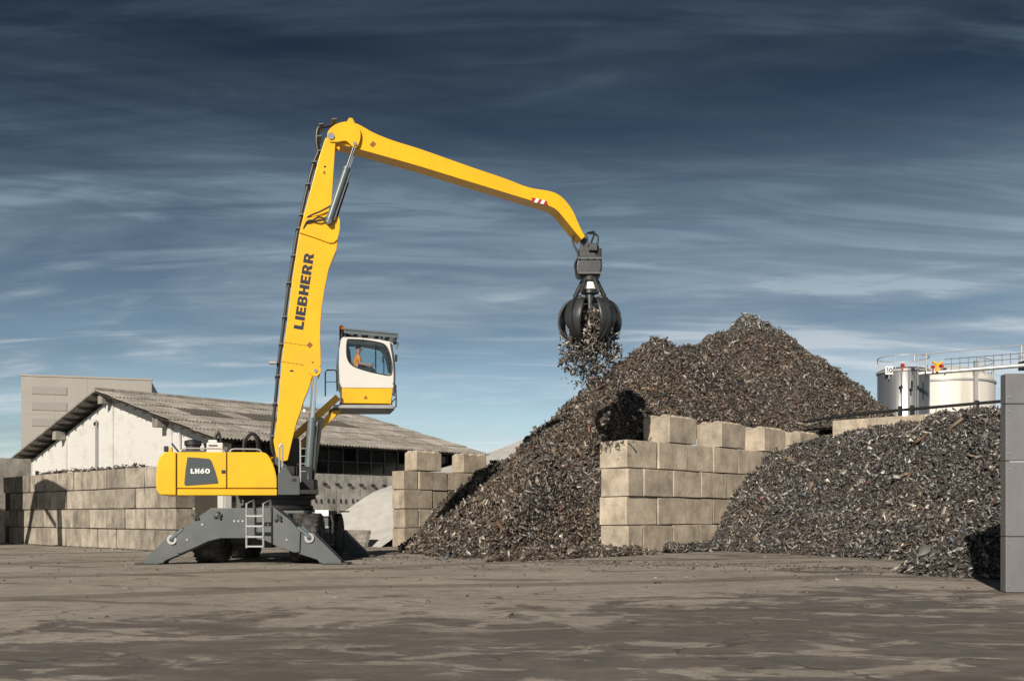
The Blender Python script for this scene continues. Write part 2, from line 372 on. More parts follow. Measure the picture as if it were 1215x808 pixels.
# ------------------------------------------------------------------ ground
def ground_material():
    m = bpy.data.materials.new('yard_concrete'); nt, N, L, P = nodes_of(m)
    tcn = N.new('ShaderNodeTexCoord'); P0 = tcn.outputs['Object']
    sp = N.new('ShaderNodeSeparateXYZ'); L.new(P0, sp.inputs[0])
    def noise(s, det, stretch=(1, 1, 1), rough=0.6, dist=0.0, off=0.0):
        mp = N.new('ShaderNodeMapping'); mp.inputs['Scale'].default_value = stretch; mp.inputs['Location'].default_value = (off, off * .7, 0); L.new(P0, mp.inputs[0])
        n = N.new('ShaderNodeTexNoise'); n.inputs['Scale'].default_value = s; n.inputs['Detail'].default_value = det
        n.inputs['Roughness'].default_value = rough; n.inputs['Distortion'].default_value = dist; L.new(mp.outputs[0], n.inputs['Vector']); return n.outputs['Fac']
    def rng(f, a, b, c0=0.0, c1=1.0, smooth=False):
        r = N.new('ShaderNodeMapRange')
        if smooth: r.interpolation_type = 'SMOOTHSTEP'
        for k, v in (('From Min', a), ('From Max', b), ('To Min', c0), ('To Max', c1)): r.inputs[k].default_value = v
        L.new(f, r.inputs['Value']); return r.outputs[0]
    def mt(op, a, b, clamp=False):
        n = N.new('ShaderNodeMath'); n.operation = op; n.use_clamp = clamp
        for i, v in enumerate((a, b)):
            if isinstance(v, (int, float)): n.inputs[i].default_value = v
            else: L.new(v, n.inputs[i])
        return n.outputs[0]
    def mixc(f, a, b, mode='MIX'):
        x = N.new('ShaderNodeMix'); x.data_type = 'RGBA'; x.blend_type = mode
        for i, w in ((0, f), (6, a), (7, b)):
            if isinstance(w, (int, float)): x.inputs[i].default_value = w
            elif isinstance(w, tuple): x.inputs[i].default_value = (*w, 1)
            else: L.new(w, x.inputs[i])
        return x.outputs[2]
    col = mixc(1.0, (0.34, 0.308, 0.272), rng(noise(0.35, 8), 0.3, 0.7, 0.80, 1.15), 'MULTIPLY')
    col = mixc(1.0, col, rng(noise(3.2, 9, rough=0.75), 0.3, 0.7, 0.68, 1.25), 'MULTIPLY')
    col = mixc(1.0, col, rng(noise(30, 6, rough=0.8), 0.3, 0.7, 0.66, 1.3), 'MULTIPLY')
    # dappled shade painted over the near yard, damp dirt along the heap feet
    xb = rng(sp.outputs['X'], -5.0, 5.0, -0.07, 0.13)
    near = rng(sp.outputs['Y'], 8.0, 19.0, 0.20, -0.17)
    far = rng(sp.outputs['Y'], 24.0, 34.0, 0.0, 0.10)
    dapple_damp = mt('ADD', mt('ADD', mt('ADD', noise(0.30, 9, (0.8, 1.0, 1), 0.68, 0.9, 4.0), mt('MULTIPLY', mt('SUBTRACT', noise(1.7, 10, (0.8, 1.2, 1), 0.72, 0.6, 13.0), .5), .30)), near), mt('ADD', xb, far))
    dapple_damp_mask = rng(dapple_damp, 0.50, 0.555, smooth=True)
    streak = rng(noise(1.35, 10, (0.75, 1.25, 1), 0.66, 0.5, 9.0), 0.525, 0.575, smooth=True)     # light flecks left in the painted shade
    dapple_damp_mask = mt('MULTIPLY', dapple_damp_mask, mt('SUBTRACT', 1.0, mt('MULTIPLY', streak, 0.85)), True)
    col = mixc(mt('MULTIPLY', dapple_damp_mask, rng(noise(2.4, 9, (.7, 1.3, 1), .72, .5, 61.0), .32, .68, .58, .98)), col, mixc(rng(noise(0.8, 9, off=71.0, rough=.7), .35, .65), (0.070, 0.064, 0.059), (0.125, 0.114, 0.102)))
    blot = rng(noise(0.75, 8, (0.6, 1.6, 1), 0.66, 1.2, 21.0), 0.54, 0.66, smooth=True)
    col = mixc(mt('MULTIPLY', blot, 0.45), col, (0.16, 0.142, 0.122))
    # tyre tracks and cracks
    wv = N.new('ShaderNodeTexWave'); wv.inputs['Scale'].default_value = 0.045; wv.inputs['Distortion'].default_value = 16; wv.inputs['Detail'].default_value = 4; wv.inputs['Detail Scale'].default_value = 0.35
    mp = N.new('ShaderNodeMapping'); mp.inputs['Rotation'].default_value = (0, 0, 1.25); L.new(P0, mp.inputs[0]); L.new(mp.outputs[0], wv.inputs['Vector'])
    tr = rng(wv.outputs['Fac'], 0.93, 0.99, smooth=True)
    col = mixc(mt('MULTIPLY', tr, 0.62), col, (0.13, 0.115, 0.10))
    wv2 = N.new('ShaderNodeTexWave'); wv2.inputs['Scale'].default_value = 0.10; wv2.inputs['Distortion'].default_value = 9; wv2.inputs['Detail'].default_value = 6; wv2.inputs['Detail Scale'].default_value = 0.5; wv2.inputs['Detail Roughness'].default_value = .65
    mp2 = N.new('ShaderNodeMapping'); mp2.inputs['Rotation'].default_value = (0, 0, 1.75); L.new(P0, mp2.inputs[0]); L.new(mp2.outputs[0], wv2.inputs['Vector'])
    tr2 = mt('MULTIPLY', rng(wv2.outputs['Fac'], 0.90, 0.98, smooth=True), rng(noise(0.5, 6, off=51.0), 0.44, 0.56, smooth=True))
    col = mixc(mt('MULTIPLY', tr2, 0.75), col, (0.12, 0.105, 0.09))
    grit = rng(noise(70, 3, rough=0.8, off=3.0), 0.66, 0.72)
    col = mixc(mt('MULTIPLY', grit, 0.6), col, (0.09, 0.08, 0.07))
    scour = rng(noise(9, 9, (0.35, 1.0, 1), 0.75, 0.4, 17.0), 0.5, 0.72)
    col = mixc(mt('MULTIPLY', scour, 0.4), col, (0.21, 0.19, 0.165))
    vo = N.new('ShaderNodeTexVoronoi'); vo.feature = 'DISTANCE_TO_EDGE'; vo.inputs['Scale'].default_value = 0.16
    wrp = N.new('ShaderNodeMix'); wrp.data_type = 'RGBA'; wrp.inputs[0].default_value = 0.3
    nz = N.new('ShaderNodeTexNoise'); nz.inputs['Scale'].default_value = 0.6; nz.inputs['Detail'].default_value = 6; L.new(P0, nz.inputs['Vector'])
    sv = N.new('ShaderNodeVectorMath'); sv.operation = 'SCALE'; sv.inputs['Scale'].default_value = 5.0; L.new(nz.outputs['Color'], sv.inputs[0])
    av = N.new('ShaderNodeVectorMath'); L.new(P0, av.inputs[0]); L.new(sv.outputs[0], av.inputs[1]); L.new(av.outputs[0], vo.inputs['Vector'])
    N.remove(wrp)
    ck = mt('MULTIPLY', rng(vo.outputs['Distance'], 0.003, 0.009, 1.0, 0.0), rng(noise(0.2, 3, off=33.0), 0.48, 0.56))
    col = mixc(mt('MULTIPLY', ck, 0.85), col, (0.08, 0.07, 0.06))
    L.new(col, P.inputs['Base Color'])
    L.new(rng(dapple_damp_mask, 0, 1, 0.9, 0.62), P.inputs['Roughness']); P.inputs['Specular IOR Level'].default_value = 0.3
    bp = N.new('ShaderNodeBump'); bp.inputs['Strength'].default_value = 0.5; bp.inputs['Distance'].default_value = 0.02
    L.new(mt('ADD', noise(20, 9, rough=0.75), mt('MULTIPLY', noise(1.2, 4), 1.5)), bp.inputs['Height']); L.new(bp.outputs[0], P.inputs['Normal'])
    return m
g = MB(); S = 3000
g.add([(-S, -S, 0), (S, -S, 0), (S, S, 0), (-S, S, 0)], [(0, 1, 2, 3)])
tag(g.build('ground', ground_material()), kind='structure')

# ------------------------------------------------------------------ block walls (all stand on one 46 degree grid)
GA = R(46)
D1 = Vector((math.cos(GA), math.sin(GA), 0)); D2 = Vector((-math.sin(GA), math.cos(GA), 0))
def block_mesh(name, L, D, H, m, studs=False, seed=0):
    rs = random.Random(seed)
    bm = bmesh.new(); bmesh.ops.create_cube(bm, size=1)
    for v in bm.verts: v.co = Vector((v.co.x * (L - .052), v.co.y * (D - .03), v.co.z * (H - .036)))
    bmesh.ops.bevel(bm, geom=bm.edges[:], offset=0.016, segments=1, affect='EDGES')
    for v in bm.verts: v.co += Vector((rs.uniform(-.012, .012), rs.uniform(-.012, .012), rs.uniform(-.010, .010)))
    for _ in range(rs.randint(1, 4)):                                  # a knocked-off corner
        k = rs.choice(bm.verts[:]); k.co *= rs.uniform(0.972, 0.99)
    if studs:                                              # the casting knobs on the upper side
        n = max(2, round(L / 0.42)); 
        for i in range(n):
            for j in (-1, 1):
                c = Vector(((i + .5) * L / n - L / 2, j * D * 0.24, H / 2 - .012))
                r, h = L / n * 0.36, 0.085
                b0 = [bm.verts.new(c + Vector((r * a, r * b, 0))) for a, b in ((-1, -1), (1, -1), (1, 1), (-1, 1))]
                b1 = [bm.verts.new(c + Vector((r * .6 * a, r * .6 * b, h))) for a, b in ((-1, -1), (1, -1), (1, 1), (-1, 1))]
                for q in range(4): bm.faces.new((b0[q], b0[(q+1) % 4], b1[(q+1) % 4], b1[q]))
                bm.faces.new(b1)
    bmesh.ops.recalc_face_normals(bm, faces=bm.faces)
    me = bpy.data.meshes.new(name); bm.to_mesh(me); bm.free(); me.materials.append(m)
    return me
def block_wall(name, label, origin, along, length, courses, L, D, H, m, seed, half_first=0, depth_sign=1, top_cut=None):
    """origin: the near bottom corner of the visible face; `along` runs the face; the depth goes behind it"""
    ang = math.atan2(along.y, along.x)
    root = empty(name, (origin[0], origin[1], 0), ang, label, 'wall')
    rs = random.Random(seed)
    full = [block_mesh('concrete_block', L, D, H, m, False, seed * 10 + k) for k in range(6)]
    half = [block_mesh('concrete_block', L / 2, D, H, m, False, seed * 20 + k) for k in range(3)]
    for c in range(courses):
        x = 0.0; first = True
        while x < length - 0.05:
            use_half = first and (c + half_first) % 2 == 1
            l = L / 2 if use_half else L
            first = False
            me = rs.choice(half if use_half else full)
            o = link('concrete_block', me, None, root)
            flip = rs.random() < 0.5
            o.location = (x + l / 2, depth_sign * (D / 2 + rs.uniform(-.04, .04)), H * (c + 0.5))
            o.rotation_euler = (0, 0, (math.pi if flip else 0) + rs.uniform(-.006, .006))
            x += l
    q = MB(); y0_, y1_ = sorted((depth_sign * .07, depth_sign * (D - .07))); q.span((.07, y0_, 0), (x - .07, y1_, H * courses - .06)); q.build('joint_fill', M_joint, root)
    return root
R0 = Vector((3.95, 34.1, 0)); RH = 0.985
block_wall('block_wall', 'beige concrete block wall between the two scrap heaps', R0, D1, 14.0, 4, 1.80, 1.22, RH, M_blkR, 3, 1)
Lw0 = Vector((-12.15, 35.9, 0))
lw = block_wall('block_wall', 'weathered grey concrete block wall in front of the white shed', Lw0, D2, 16.2, 4, 1.62, 0.8, 0.79, M_blkL, 5, 0, -1)
Mw0 = Vector((-4.5, 41.4, 0))
block_wall('block_wall', 'short concrete block wall between the excavator and the big scrap heap', Mw0, D1, 9.6, 4, 1.62, 0.8, 0.80, M_blkM, 8, 0)
def at_u(u, P0, d):
    """distance along d from P0 where the vertical line stands in photo column u"""
    k = (u - U0) / F
    return (k * P0.y - P0.x) / (d.x - k * d.y)
def top_block(P0, u_left_end, label, L, D, H, z, m, seed, group=None):
    s = at_u(u_left_end, P0, D1)
    me = block_mesh('concrete_block', L, D, H, m, True, seed)
    c = P0 + D1 * (s + L / 2) + D2 * (D / 2)
    o = link('concrete_block', me, None, None, (c.x, c.y, z + H / 2 + 0.004), GA + random.uniform(-.02, .02))
    return tag(o, label, 'concrete block', group)
gtop = 'loose concrete blocks on top of the walls'
for i, (u, lab) in enumerate(((794, 'tallest looking loose concrete block on the beige wall, nearest the grab shadow'),
                              (856, 'second loose concrete block from the left on the beige wall'),
                              (907, 'third loose concrete block from the left on the beige wall'),
                              (950, 'fourth loose concrete block from the left on the beige wall'),
                              (987, 'last loose concrete block on the beige wall, half behind the right heap'))):
    top_block(R0, u, lab, 1.82, 1.18, 0.97, RH * 4, M_blkR, 60 + i, gtop)
for i, (u, lab) in enumerate(((494, 'left loose concrete block on the short wall beside the excavator'),
                              (550, 'right loose concrete block on the short wall, by the white heap'))):
    top_block(Mw0, u, lab, 1.45, 0.8, 0.80, 3.2, M_blkM, 80 + i, gtop)

# plain concrete wall at the far left, behind the block wall
q = MB(); a = Vector((-24.3, 50.2, 0))
for i in range(5):
    p = a - D1 * (i * 3.2); r = a - D1 * (i * 3.2 + 3.18)
    q.bar((p.x, p.y, 2.08), (r.x, r.y, 2.08), 0.3, 4.16)
root = empty('concrete_wall', (a.x, a.y, 0), 0, 'smooth grey concrete wall at the left edge beside the white shed', 'wall')
q.build('wall_panel', M_conc, root, 0.02, loc=(-a.x, -a.y, 0))

# back wall of the right-hand bay, with a pipe on it
b0 = Vector((14.4, 44.2, 0))
bw = empty('concrete_wall', (b0.x, b0.y, 0), math.atan2(-D2.y, -D2.x), 'pale concrete wall behind the right scrap heap, below the tanks', 'wall')
for i in range(7):
    q = MB(); q.span((i * 2.0 + .008, 0, 0), (i * 2.0 + 1.992, -0.4, 5.5)); q.build('wall_panel', M_blkR, bw, 0.03)
pp = empty('pipeline', (b0.x, b0.y, 0), math.atan2(-D2.y, -D2.x), 'black pipe running along the top of the pale concrete wall', 'pipe')
q = MB(); q.tube([(-1.5, -0.2, 5.55), (1, -0.2, 5.72), (6, -0.2, 5.80), (13, -.2, 5.9)], 0.065, 10, 5); q.build('pipe', M_hose, pp)
for x in (0.6, 2.9, 3.4, 6, 9): 
    q = MB(); q.span((x, -.32, 5.46), (x + .1, -.08, 5.92)); q.build('bracket', M_black, pp)

# ------------------------------------------------------------------ white brick shed
E0 = Vector((-12.55, 42.0, 0)); SW, SL, SE, SR = 23.6, 16.5, 4.57, 3.06
shed = empty('brick_shed', (E0.x, E0.y, 0), GA, 'long low shed with white brick gable and corrugated grey roof', 'shed')
def zr(y): return SE + SR / (SW / 2) * min(y, SW - y)
def white_brick():
    m = bpy.data.materials.new('white_brick'); nt, N, L, P = nodes_of(m)
    tcn = N.new('ShaderNodeTexCoord'); mp = N.new('ShaderNodeMapping'); mp.inputs['Rotation'].default_value = (R(90), 0, R(90)); L.new(tcn.outputs['Object'], mp.inputs[0])
    sx = N.new('ShaderNodeSeparateXYZ'); cb = N.new('ShaderNodeCombineXYZ'); L.new(tcn.outputs['Object'], sx.inputs[0]); L.new(sx.outputs['Y'], cb.inputs[0]); L.new(sx.outputs['Z'], cb.inputs[1])
    b = N.new('ShaderNodeTexBrick'); b.inputs['Scale'].default_value = 1.0; b.inputs['Brick Width'].default_value = 0.26; b.inputs['Row Height'].default_value = 0.085
    b.inputs['Mortar Size'].default_value = 0.009; b.inputs['Color1'].default_value = (0.62, 0.615, 0.60, 1); b.inputs['Color2'].default_value = (0.66, 0.655, 0.64, 1); b.inputs['Mortar'].default_value = (0.54, 0.535, 0.525, 1)
    L.new(cb.outputs[0], b.inputs['Vector'])
    n = N.new('ShaderNodeTexNoise'); n.inputs['Scale'].default_value = 0.9; n.inputs['Detail'].default_value = 10; n.inputs['Roughness'].default_value = 0.7; L.new(tcn.outputs['Object'], n.inputs['Vector'])
    mr = N.new('ShaderNodeMapRange'); mr.inputs['From Min'].default_value = 0.52; mr.inputs['From Max'].default_value = 0.78; mr.inputs['To Max'].default_value = 0.5; L.new(n.outputs['Fac'], mr.inputs['Value'])
    mx = N.new('ShaderNodeMix'); mx.data_type = 'RGBA'; L.new(mr.outputs[0], mx.inputs[0]); L.new(b.outputs['Color'], mx.inputs[6]); mx.inputs[7].default_value = (0.30, 0.285, 0.265, 1)
    L.new(mx.outputs[2], P.inputs['Base Color']); P.inputs['Roughness'].default_value = 0.85
    bp = N.new('ShaderNodeBump'); bp.inputs['Strength'].default_value = 0.6; bp.inputs['Distance'].default_value = 0.015; bp.invert = True
    L.new(b.outputs['Fac'], bp.inputs['Height']); L.new(bp.outputs[0], P.inputs['Normal'])
    return m
M_wb = white_brick()
VO = 0.9                                                    # the roof oversails the gable by this much
gw = MB()
gp = [(0.7, 0), (SW - 0.7, 0), (SW - .7, zr(.7) - .3), (SW / 2, zr(SW / 2) - .3), (.7, zr(.7) - .3)]
gw.prism(gp, VO, VO + 0.3, lambda x, y, z: (y, x, z)); gw.build('gable_wall', M_wb, shed)
for y in (0.95, 5.6, 11.8, 17.6, 22.6):                     # flat piers on the gable
    q = MB(); q.span((VO - .10, y - .22, 0), (VO - .002, y + .22, zr(y) - .42)); q.build('pier', M_wb, shed, 0.01)
for y in (0.5, 5.9, 11.8, 17.6, 23.0):                      # concrete corbels under the verge
    q = MB(); q.span((0.25, y - .24, zr(y) - .66), (VO - .12, y + .24, zr(y) - .20)); q.build('corbel', M_conc, shed, 0.02)
for k in range(26):                                         # purlin ends
    y = 0.3 + k * (SW - 0.6) / 25
    q = MB(); q.span((0.08, y - .05, zr(y) - .20), (VO + .2, y + .05, zr(y) - .07)); q.build('purlin', mat('dark_timber', (.045, .038, .03), .8) if k == 0 else bpy.data.materials['dark_timber'], shed)
q = MB(); q.span((VO - .08, .75, 0), (VO - .02, 3.2, 2.9)); q.build('shade_sheet', bpy.data.materials['dark_timber'], shed)  # dark sheet standing in for the shade at the foot of the gable
q = MB(); q.span((VO - .16, 13.4, 1.0), (VO - .08, 13.48, 6.3)); q.build('downpipe', M_rail, shed)
q = MB(); q.span((VO - .16, 4.5, 1.0), (VO - .08, 4.58, 5.2)); q.build('downpipe', M_white, shed)
q = MB(); q.span((VO - .16, 21.4, 2.6), (VO - .04, 21.55, 3.9)); q.build('junction_pipe', M_black, shed)
q = MB(); q.cyl((VO - .2, 13.5, 6.1), (VO, 13.5, 6.1), .1); q.build('wall_lamp', M_black, shed)
q = MB(); q.span((VO, SW - .72, 0), (SL, SW - 0.5, 4.2)); q.build('rear_wall', M_wb, shed)
q = MB(); q.prism(gp, SL - .5, SL - .3, lambda x, y, z: (y, x, z)); q.build('end_wall', M_conc, shed)
# the long side: ribbed concrete below, a dark glazed band above
q = MB(); q.span((VO + .31, 0.98, 0), (SL - .55, 1.2, 3.28)); q.build('side_wall', M_conc, shed)
x = VO + 0.32; k = 0
pm = None
while x < SL - 1.2:
    if pm is None:
        q = MB(); q.span((0.012, 0.86, 0), (0.70, 0.978, 3.30)); pm = q.mesh('wall_panel'); pm.materials.append(M_cside)
        q = MB(); q.span((-.10, 0.72, 2.76), (.06, 0.86, 2.86)); hm = q.mesh('hook'); hm.materials.append(M_black)
        q = MB(); q.span((-.025, 0.82, 1.92), (.035, 0.858, 2.12)); am = q.mesh('anchor'); am.materials.append(M_black)
    link('wall_panel', pm, None, shed, (x, 0, 0))
    link('hook', hm, None, shed, (x, 0, 0)); link('anchor', am, None, shed, (x + .2, 0, 0)); link('anchor', am, None, shed, (x + .5, 0, -.02))
    x += 0.712; k += 1
M_pane = mat('dark_pane', (0.012, 0.014, 0.016), 0.12, var=0.4, scale=1.0)
x = VO + .5; k = 0
while x < SL - 1.0:
    q = MB(); q.span((x - .05, 0.96, 3.301), (x + .05, 1.06, 4.55)); q.build('mullion', M_black, shed)
    q = MB(); q.span((x + .06, 1.0, 3.32), (x + .79, 1.03, 3.90)); f = q.build('window', M_pane, shed)
    if k % 4 != 3:
        q = MB(); q.span((x + .06, 1.02, 3.96), (x + .79, 1.05, 4.5)); q.build('window', M_pane, shed)
    q = MB(); q.span((x + .05, .97, 3.90), (x + .80, 1.05, 3.955)); q.build('transom', M_black, shed)
    x += 0.85; k += 1
q = MB(); q.span((VO + .31, 2.6, 3.28), (SL - .6, 2.7, 4.9)); q.build('inner_wall', M_black, shed)
# roof: corrugated fibre-cement sheets in six courses
M_roof = concrete('fibre_cement', (0.27, 0.255, 0.235), 0.75, (0.075, 0.07, 0.066), 0.20)
M_rdark = mat('old_rooflight', (0.075, 0.07, 0.062), 0.6, var=0.3)
rows, cols = 6, 15
slope = math.atan2(SR, SW / 2); rl = (SW / 2) / math.cos(slope) / rows; cw = SL / cols
q = MB(); nseg = 24; v = []; f = []
for j in (0, 1):
    for i in range(nseg + 1):
        v.append((i / nseg * (cw + .02), j * (rl + .12), 0.046 * math.sin(i / nseg * 6 * 2 * math.pi) + (0.035 if j == 0 else -.012)))
for i in range(nseg): f.append((i, i + 1, i + nseg + 2, i + nseg + 1))
q.add(v, f); sheet = q.mesh('roof_sheet', 60, False); sheet.materials.append(M_roof)
sheet_d = sheet.copy(); sheet_d.materials.clear(); sheet_d.materials.append(M_rdark)
for r_ in range(rows):
    for c_ in range(cols):
        dark = (r_ == 3 and c_ in (2, 3, 5, 6, 9, 10))
        o = link('roof_sheet', sheet_d if dark else sheet, None, shed)
        o.location = (c_ * cw, r_ * rl * math.cos(slope), SE + r_ * rl * math.sin(slope) + random.uniform(-.008, .008))
        o.rotation_euler = (slope, 0, 0)
q = MB(); q.prism([(SW + .02, SE - .04), (SW / 2, SE + SR - .04), (SW / 2, SE + SR + .04), (SW + .02, SE + .04)], 0, SL, lambda x, y, z: (y, x, z)); q.build('rear_roof', M_roof, shed)
q = MB(); q.prism([(0.15, SE - .03), (SW / 2, SE + SR - .08), (SW / 2, SE + SR - .12), (0.15, SE - .07)], 0.05, SL - .05, lambda x, y, z: (y, x, z)); q.build('roof_lining', bpy.data.materials['dark_timber'], shed)
q = MB(); q.tube([(-.03, SW / 2, SE + SR + .03), (SL + .03, SW / 2, SE + SR + .03)], .13, 10); q.build('ridge_cap', M_roof, shed)
q = MB(); q.span((SL - 4.2, SW / 2 - .05, SE + SR), (SL - 4.1, SW / 2 + .05, SE + SR + .45)); q.build('vent_pipe', M_black, shed)

# ------------------------------------------------------------------ tall pale building far behind
c0 = Vector(W(25, 612, 118)); c1 = Vector(W(180, 612, 122)); c2 = Vector(W(195, 612, 139))
bl = empty('tall_building', (c0.x, c0.y, 0), math.atan2(c1.y - c0.y, c1.x - c0.x), 'windowless beige industrial tower rising behind the white shed', 'building')
bwid = (c1 - c0).length; zt = 1.3 + 166 * 118 / F; bd = 18.0
M_beige = mat('beige_cladding', (0.315, 0.30, 0.28), 0.7, var=0.07, scale=0.25)
M_louv = mat('louvre_grey', (0.265, 0.255, 0.245), 0.7, var=0.05)
nrow = 4
for i in range(4):
    for j in range(nrow):
        q = MB(); q.span((i * bwid / 4 + .006, 0, j * zt / nrow + .006), ((i + 1) * bwid / 4 - .006, 0.25, (j + 1) * zt / nrow - .006)); q.build('wall_panel', M_beige, bl)
q = MB(); q.span((0.05, .26, 0), (bwid - .05, bd, zt - .1)); q.build('body', mat('shaded_side', (0.16, 0.175, 0.19), .6), bl)  # side shade of the tower put into its colour
q = MB(); q.span((-.1, -.08, zt), (bwid + .1, .5, zt + .22)); q.build('parapet', M_beige, bl)
for (y0, y1) in ((458, 467), (476.5, 486), (496, 505)):
    za, zb = 1.3 + (612 - y0) * 118 / F, 1.3 + (612 - y1) * 118 / F
    q = MB(); q.span((1.15, -.08, zb), (5.0, -.005, za)); q.build('louvre', M_louv, bl)

# ------------------------------------------------------------------ storage tanks
M_tsil = mat('tank_steel', (0.50, 0.51, 0.53), 0.32, 0.85, var=0.16, scale=1.1, dirt=0.5, dirt_c=(0.12, 0.11, 0.10), stretch=(2.5, 2.5, 0.12))
M_twht = mat('tank_white', (0.58, 0.57, 0.53), 0.5, 0.0, var=0.06, scale=0.8, dirt=0.5, dirt_c=(0.30, 0.26, 0.20), stretch=(2, 2, 0.15))
def tank(u0, u1, vt, Y, m, label, dome=0.0, seams=()):
    xa, _, zt = W(u0, vt, Y); xb = W(u1, vt, Y)[0]; r = (xb - xa) / 2; c = ((xa + xb) / 2, Y, 0)
    t = empty('storage_tank', c, 0, label, 'tank')
    q = MB(); prof = [(r, 0), (r, zt)] + [(r * math.cos(a), zt + dome * math.sin(a)) for a in [R(18 * k) for k in range(1, 5)]] + [(0.001, zt + dome)]
    q.lathe(prof, 56); q.build('shell', m, t, angle=50)
    q = MB(); q.lathe([(r + .002, zt - .16), (r + .07, zt - .16), (r + .07, zt - .02), (r + .002, zt - .02)], 56, ring=True); q.build('rim', M_rail, t)
    for z in seams:
        q = MB(); q.lathe([(r + .001, z), (r + .03, z + .01), (r + .03, z + .06), (r + .001, z + .07)], 56, ring=True); q.build('weld_band', M_rail, t)
    return t, r, zt
t1, r1, z1 = tank(1042.5, 1101, 441, 66, M_tsil, 'silver cylindrical storage tank with number plate on its rim', 0.25, ())
for k in range(14):
    a = R(180 + k * 360 / 14); q = MB(); q.cyl((r1 * math.cos(a) * .98, r1 * math.sin(a) * .98, z1), (r1 * math.cos(a) * .98, r1 * math.sin(a) * .98, z1 + .9), .025, n=6); q.build('rail_post', M_rail, t1)
q = MB(); q.lathe([(r1 * .98 - .025, z1 + .86), (r1 * .98 + .025, z1 + .86), (r1 * .98 + .025, z1 + .91), (r1 * .98 - .025, z1 + .91)], 40, ring=True); q.build('guard_rail', M_rail, t1)
for a, wd in ((-115, .05), (-80, .08), (-100, .04)):
    q = MB(); q.cyl(((r1 + .05) * math.cos(R(a)), (r1 + .05) * math.sin(R(a)), .5), ((r1 + .05) * math.cos(R(a)), (r1 + .05) * math.sin(R(a)), z1), wd, n=8); q.build('pipe', M_cyl, t1)
t2, r2, z2 = tank(1062, 1175, 456, 74, M_twht, 'wide cream white storage tank with domed roof and railing', 1.25, (4.2,))
q = MB(); pts = []
for k in range(12):
    a = R(-100 + k * 8); pts.append(((r2 + .3) * math.cos(a), (r2 + .3) * math.sin(a), z2 - 2.5 - 4.2 * (k / 11) ** 1.8))
q.tube(pts, .09, 8); q.build('stair_string', M_black, t2)
q = MB(); a = R(-78); q.span((r2 * math.cos(a) - .1, r2 * math.sin(a) - .35, 2), (r2 * math.cos(a) + .12, r2 * math.sin(a) - .1, z2 + 1.2)); q.build('pipe', M_rail, t2)
for k in range(10):
    a = R(-70 + k * 10); p = (r2 * .97 * math.cos(a), r2 * .97 * math.sin(a))
    q = MB(); q.cyl((p[0], p[1], z2), (p[0], p[1], z2 + 1.5), .03, n=6); q.build('rail_post', M_rail, t2)
for h in (.8, 1.45):
    q = MB(); q.tube([(r2 * .97 * math.cos(R(-70 + k * 5)), r2 * .97 * math.sin(R(-70 + k * 5)), z2 + h) for k in range(19)], .03, 6); q.build('guard_rail', M_rail, t2)

# pipe bridge from the tanks to the right edge
br = empty('pipe_bridge', (W(1100, 612, 63)[0], 63, 0), 0, 'high pipe bridge with thin railing running from the tanks past the right edge', 'pipe bridge')
o_ = Vector(br.location)
def bp_(u, v, Y=63): return Vector(W(u, v, Y)) - o_
q = MB(); q.tube([bp_(1090, 443.5), bp_(1215, 433.5, 61), bp_(1300, 427, 60)], .13, 10); q.build('pipe', M_rail, br)
q = MB(); q.tube([bp_(1085, 421), bp_(1212, 409.5, 61), bp_(1300, 402, 60)], .03, 8); q.build('cable', M_rail, br)
for u, va, vb, w in ((1085, 421, 429, .09), (1099, 420, 441, .07), (1212, 410, 433, .1)):
    q = MB(); q.cyl(bp_(u, va, 62), bp_(u, vb, 62), w * .7, n=8); q.build('post', M_rail, br)
for k in range(10):
    u = 1129 + k * 10; v = 441 - (u - 1090) * .08
    q = MB(); q.cyl(bp_(u, v, 62), bp_(u, v - 13, 62), .02, n=6); q.build('rail_post', M_cyl, br)
for dv in (6, 12):
    q = MB(); q.tube([bp_(1120, 438.5 - dv), bp_(1215, 431 - dv, 61)], .022, 6); q.build('guard_rail', M_cyl, br)
q = MB(); q.span(bp_(1208, 440, 62), bp_(1226, 427, 61)); q.build('bracket', M_black, br)
for (u, v, s, m) in ((1071, 431, .32, M_red), (1083, 436, .3, M_navy), (1107, 433, .3, M_red), (1117, 432, .34, M_red), (1121, 436, .3, M_navy)):
    vl = empty('valve', Vector(W(u, v + 9, 62.5)), 0, None, None)
    s *= .62; q = MB(); q.cyl((0, 0, 0), (0, 0, .3), .05, n=8); q.cyl((-s*.5, 0, .36), (s*.5, 0, .36), s * .5, n=12); q.build('handwheel', m, vl)
    vl['_u'] = u
    tag(vl, {1071: 'red valve standing on the rim of the silver tank', 1083: 'dark blue valve between the red valve and the thin post', 1107: 'left red valve of the yellow pipe manifold', 1117: 'right red valve of the yellow pipe manifold', 1121: 'dark valve at the right end of the manifold'}[u], 'valve')
    del vl['_u']
yv = tag(empty('manifold', Vector(W(1112, 441, 62.4))), 'yellow forked pipe manifold between the two tanks', 'pipe')
q = MB(); q.tube([(0, 0, 0), (0, 0, .45), (-.28, 0, .62)], .09, 8); q.tube([(0, 0, .4), (.3, 0, .6)], .08, 8); q.build('pipe', M_yel, yv)

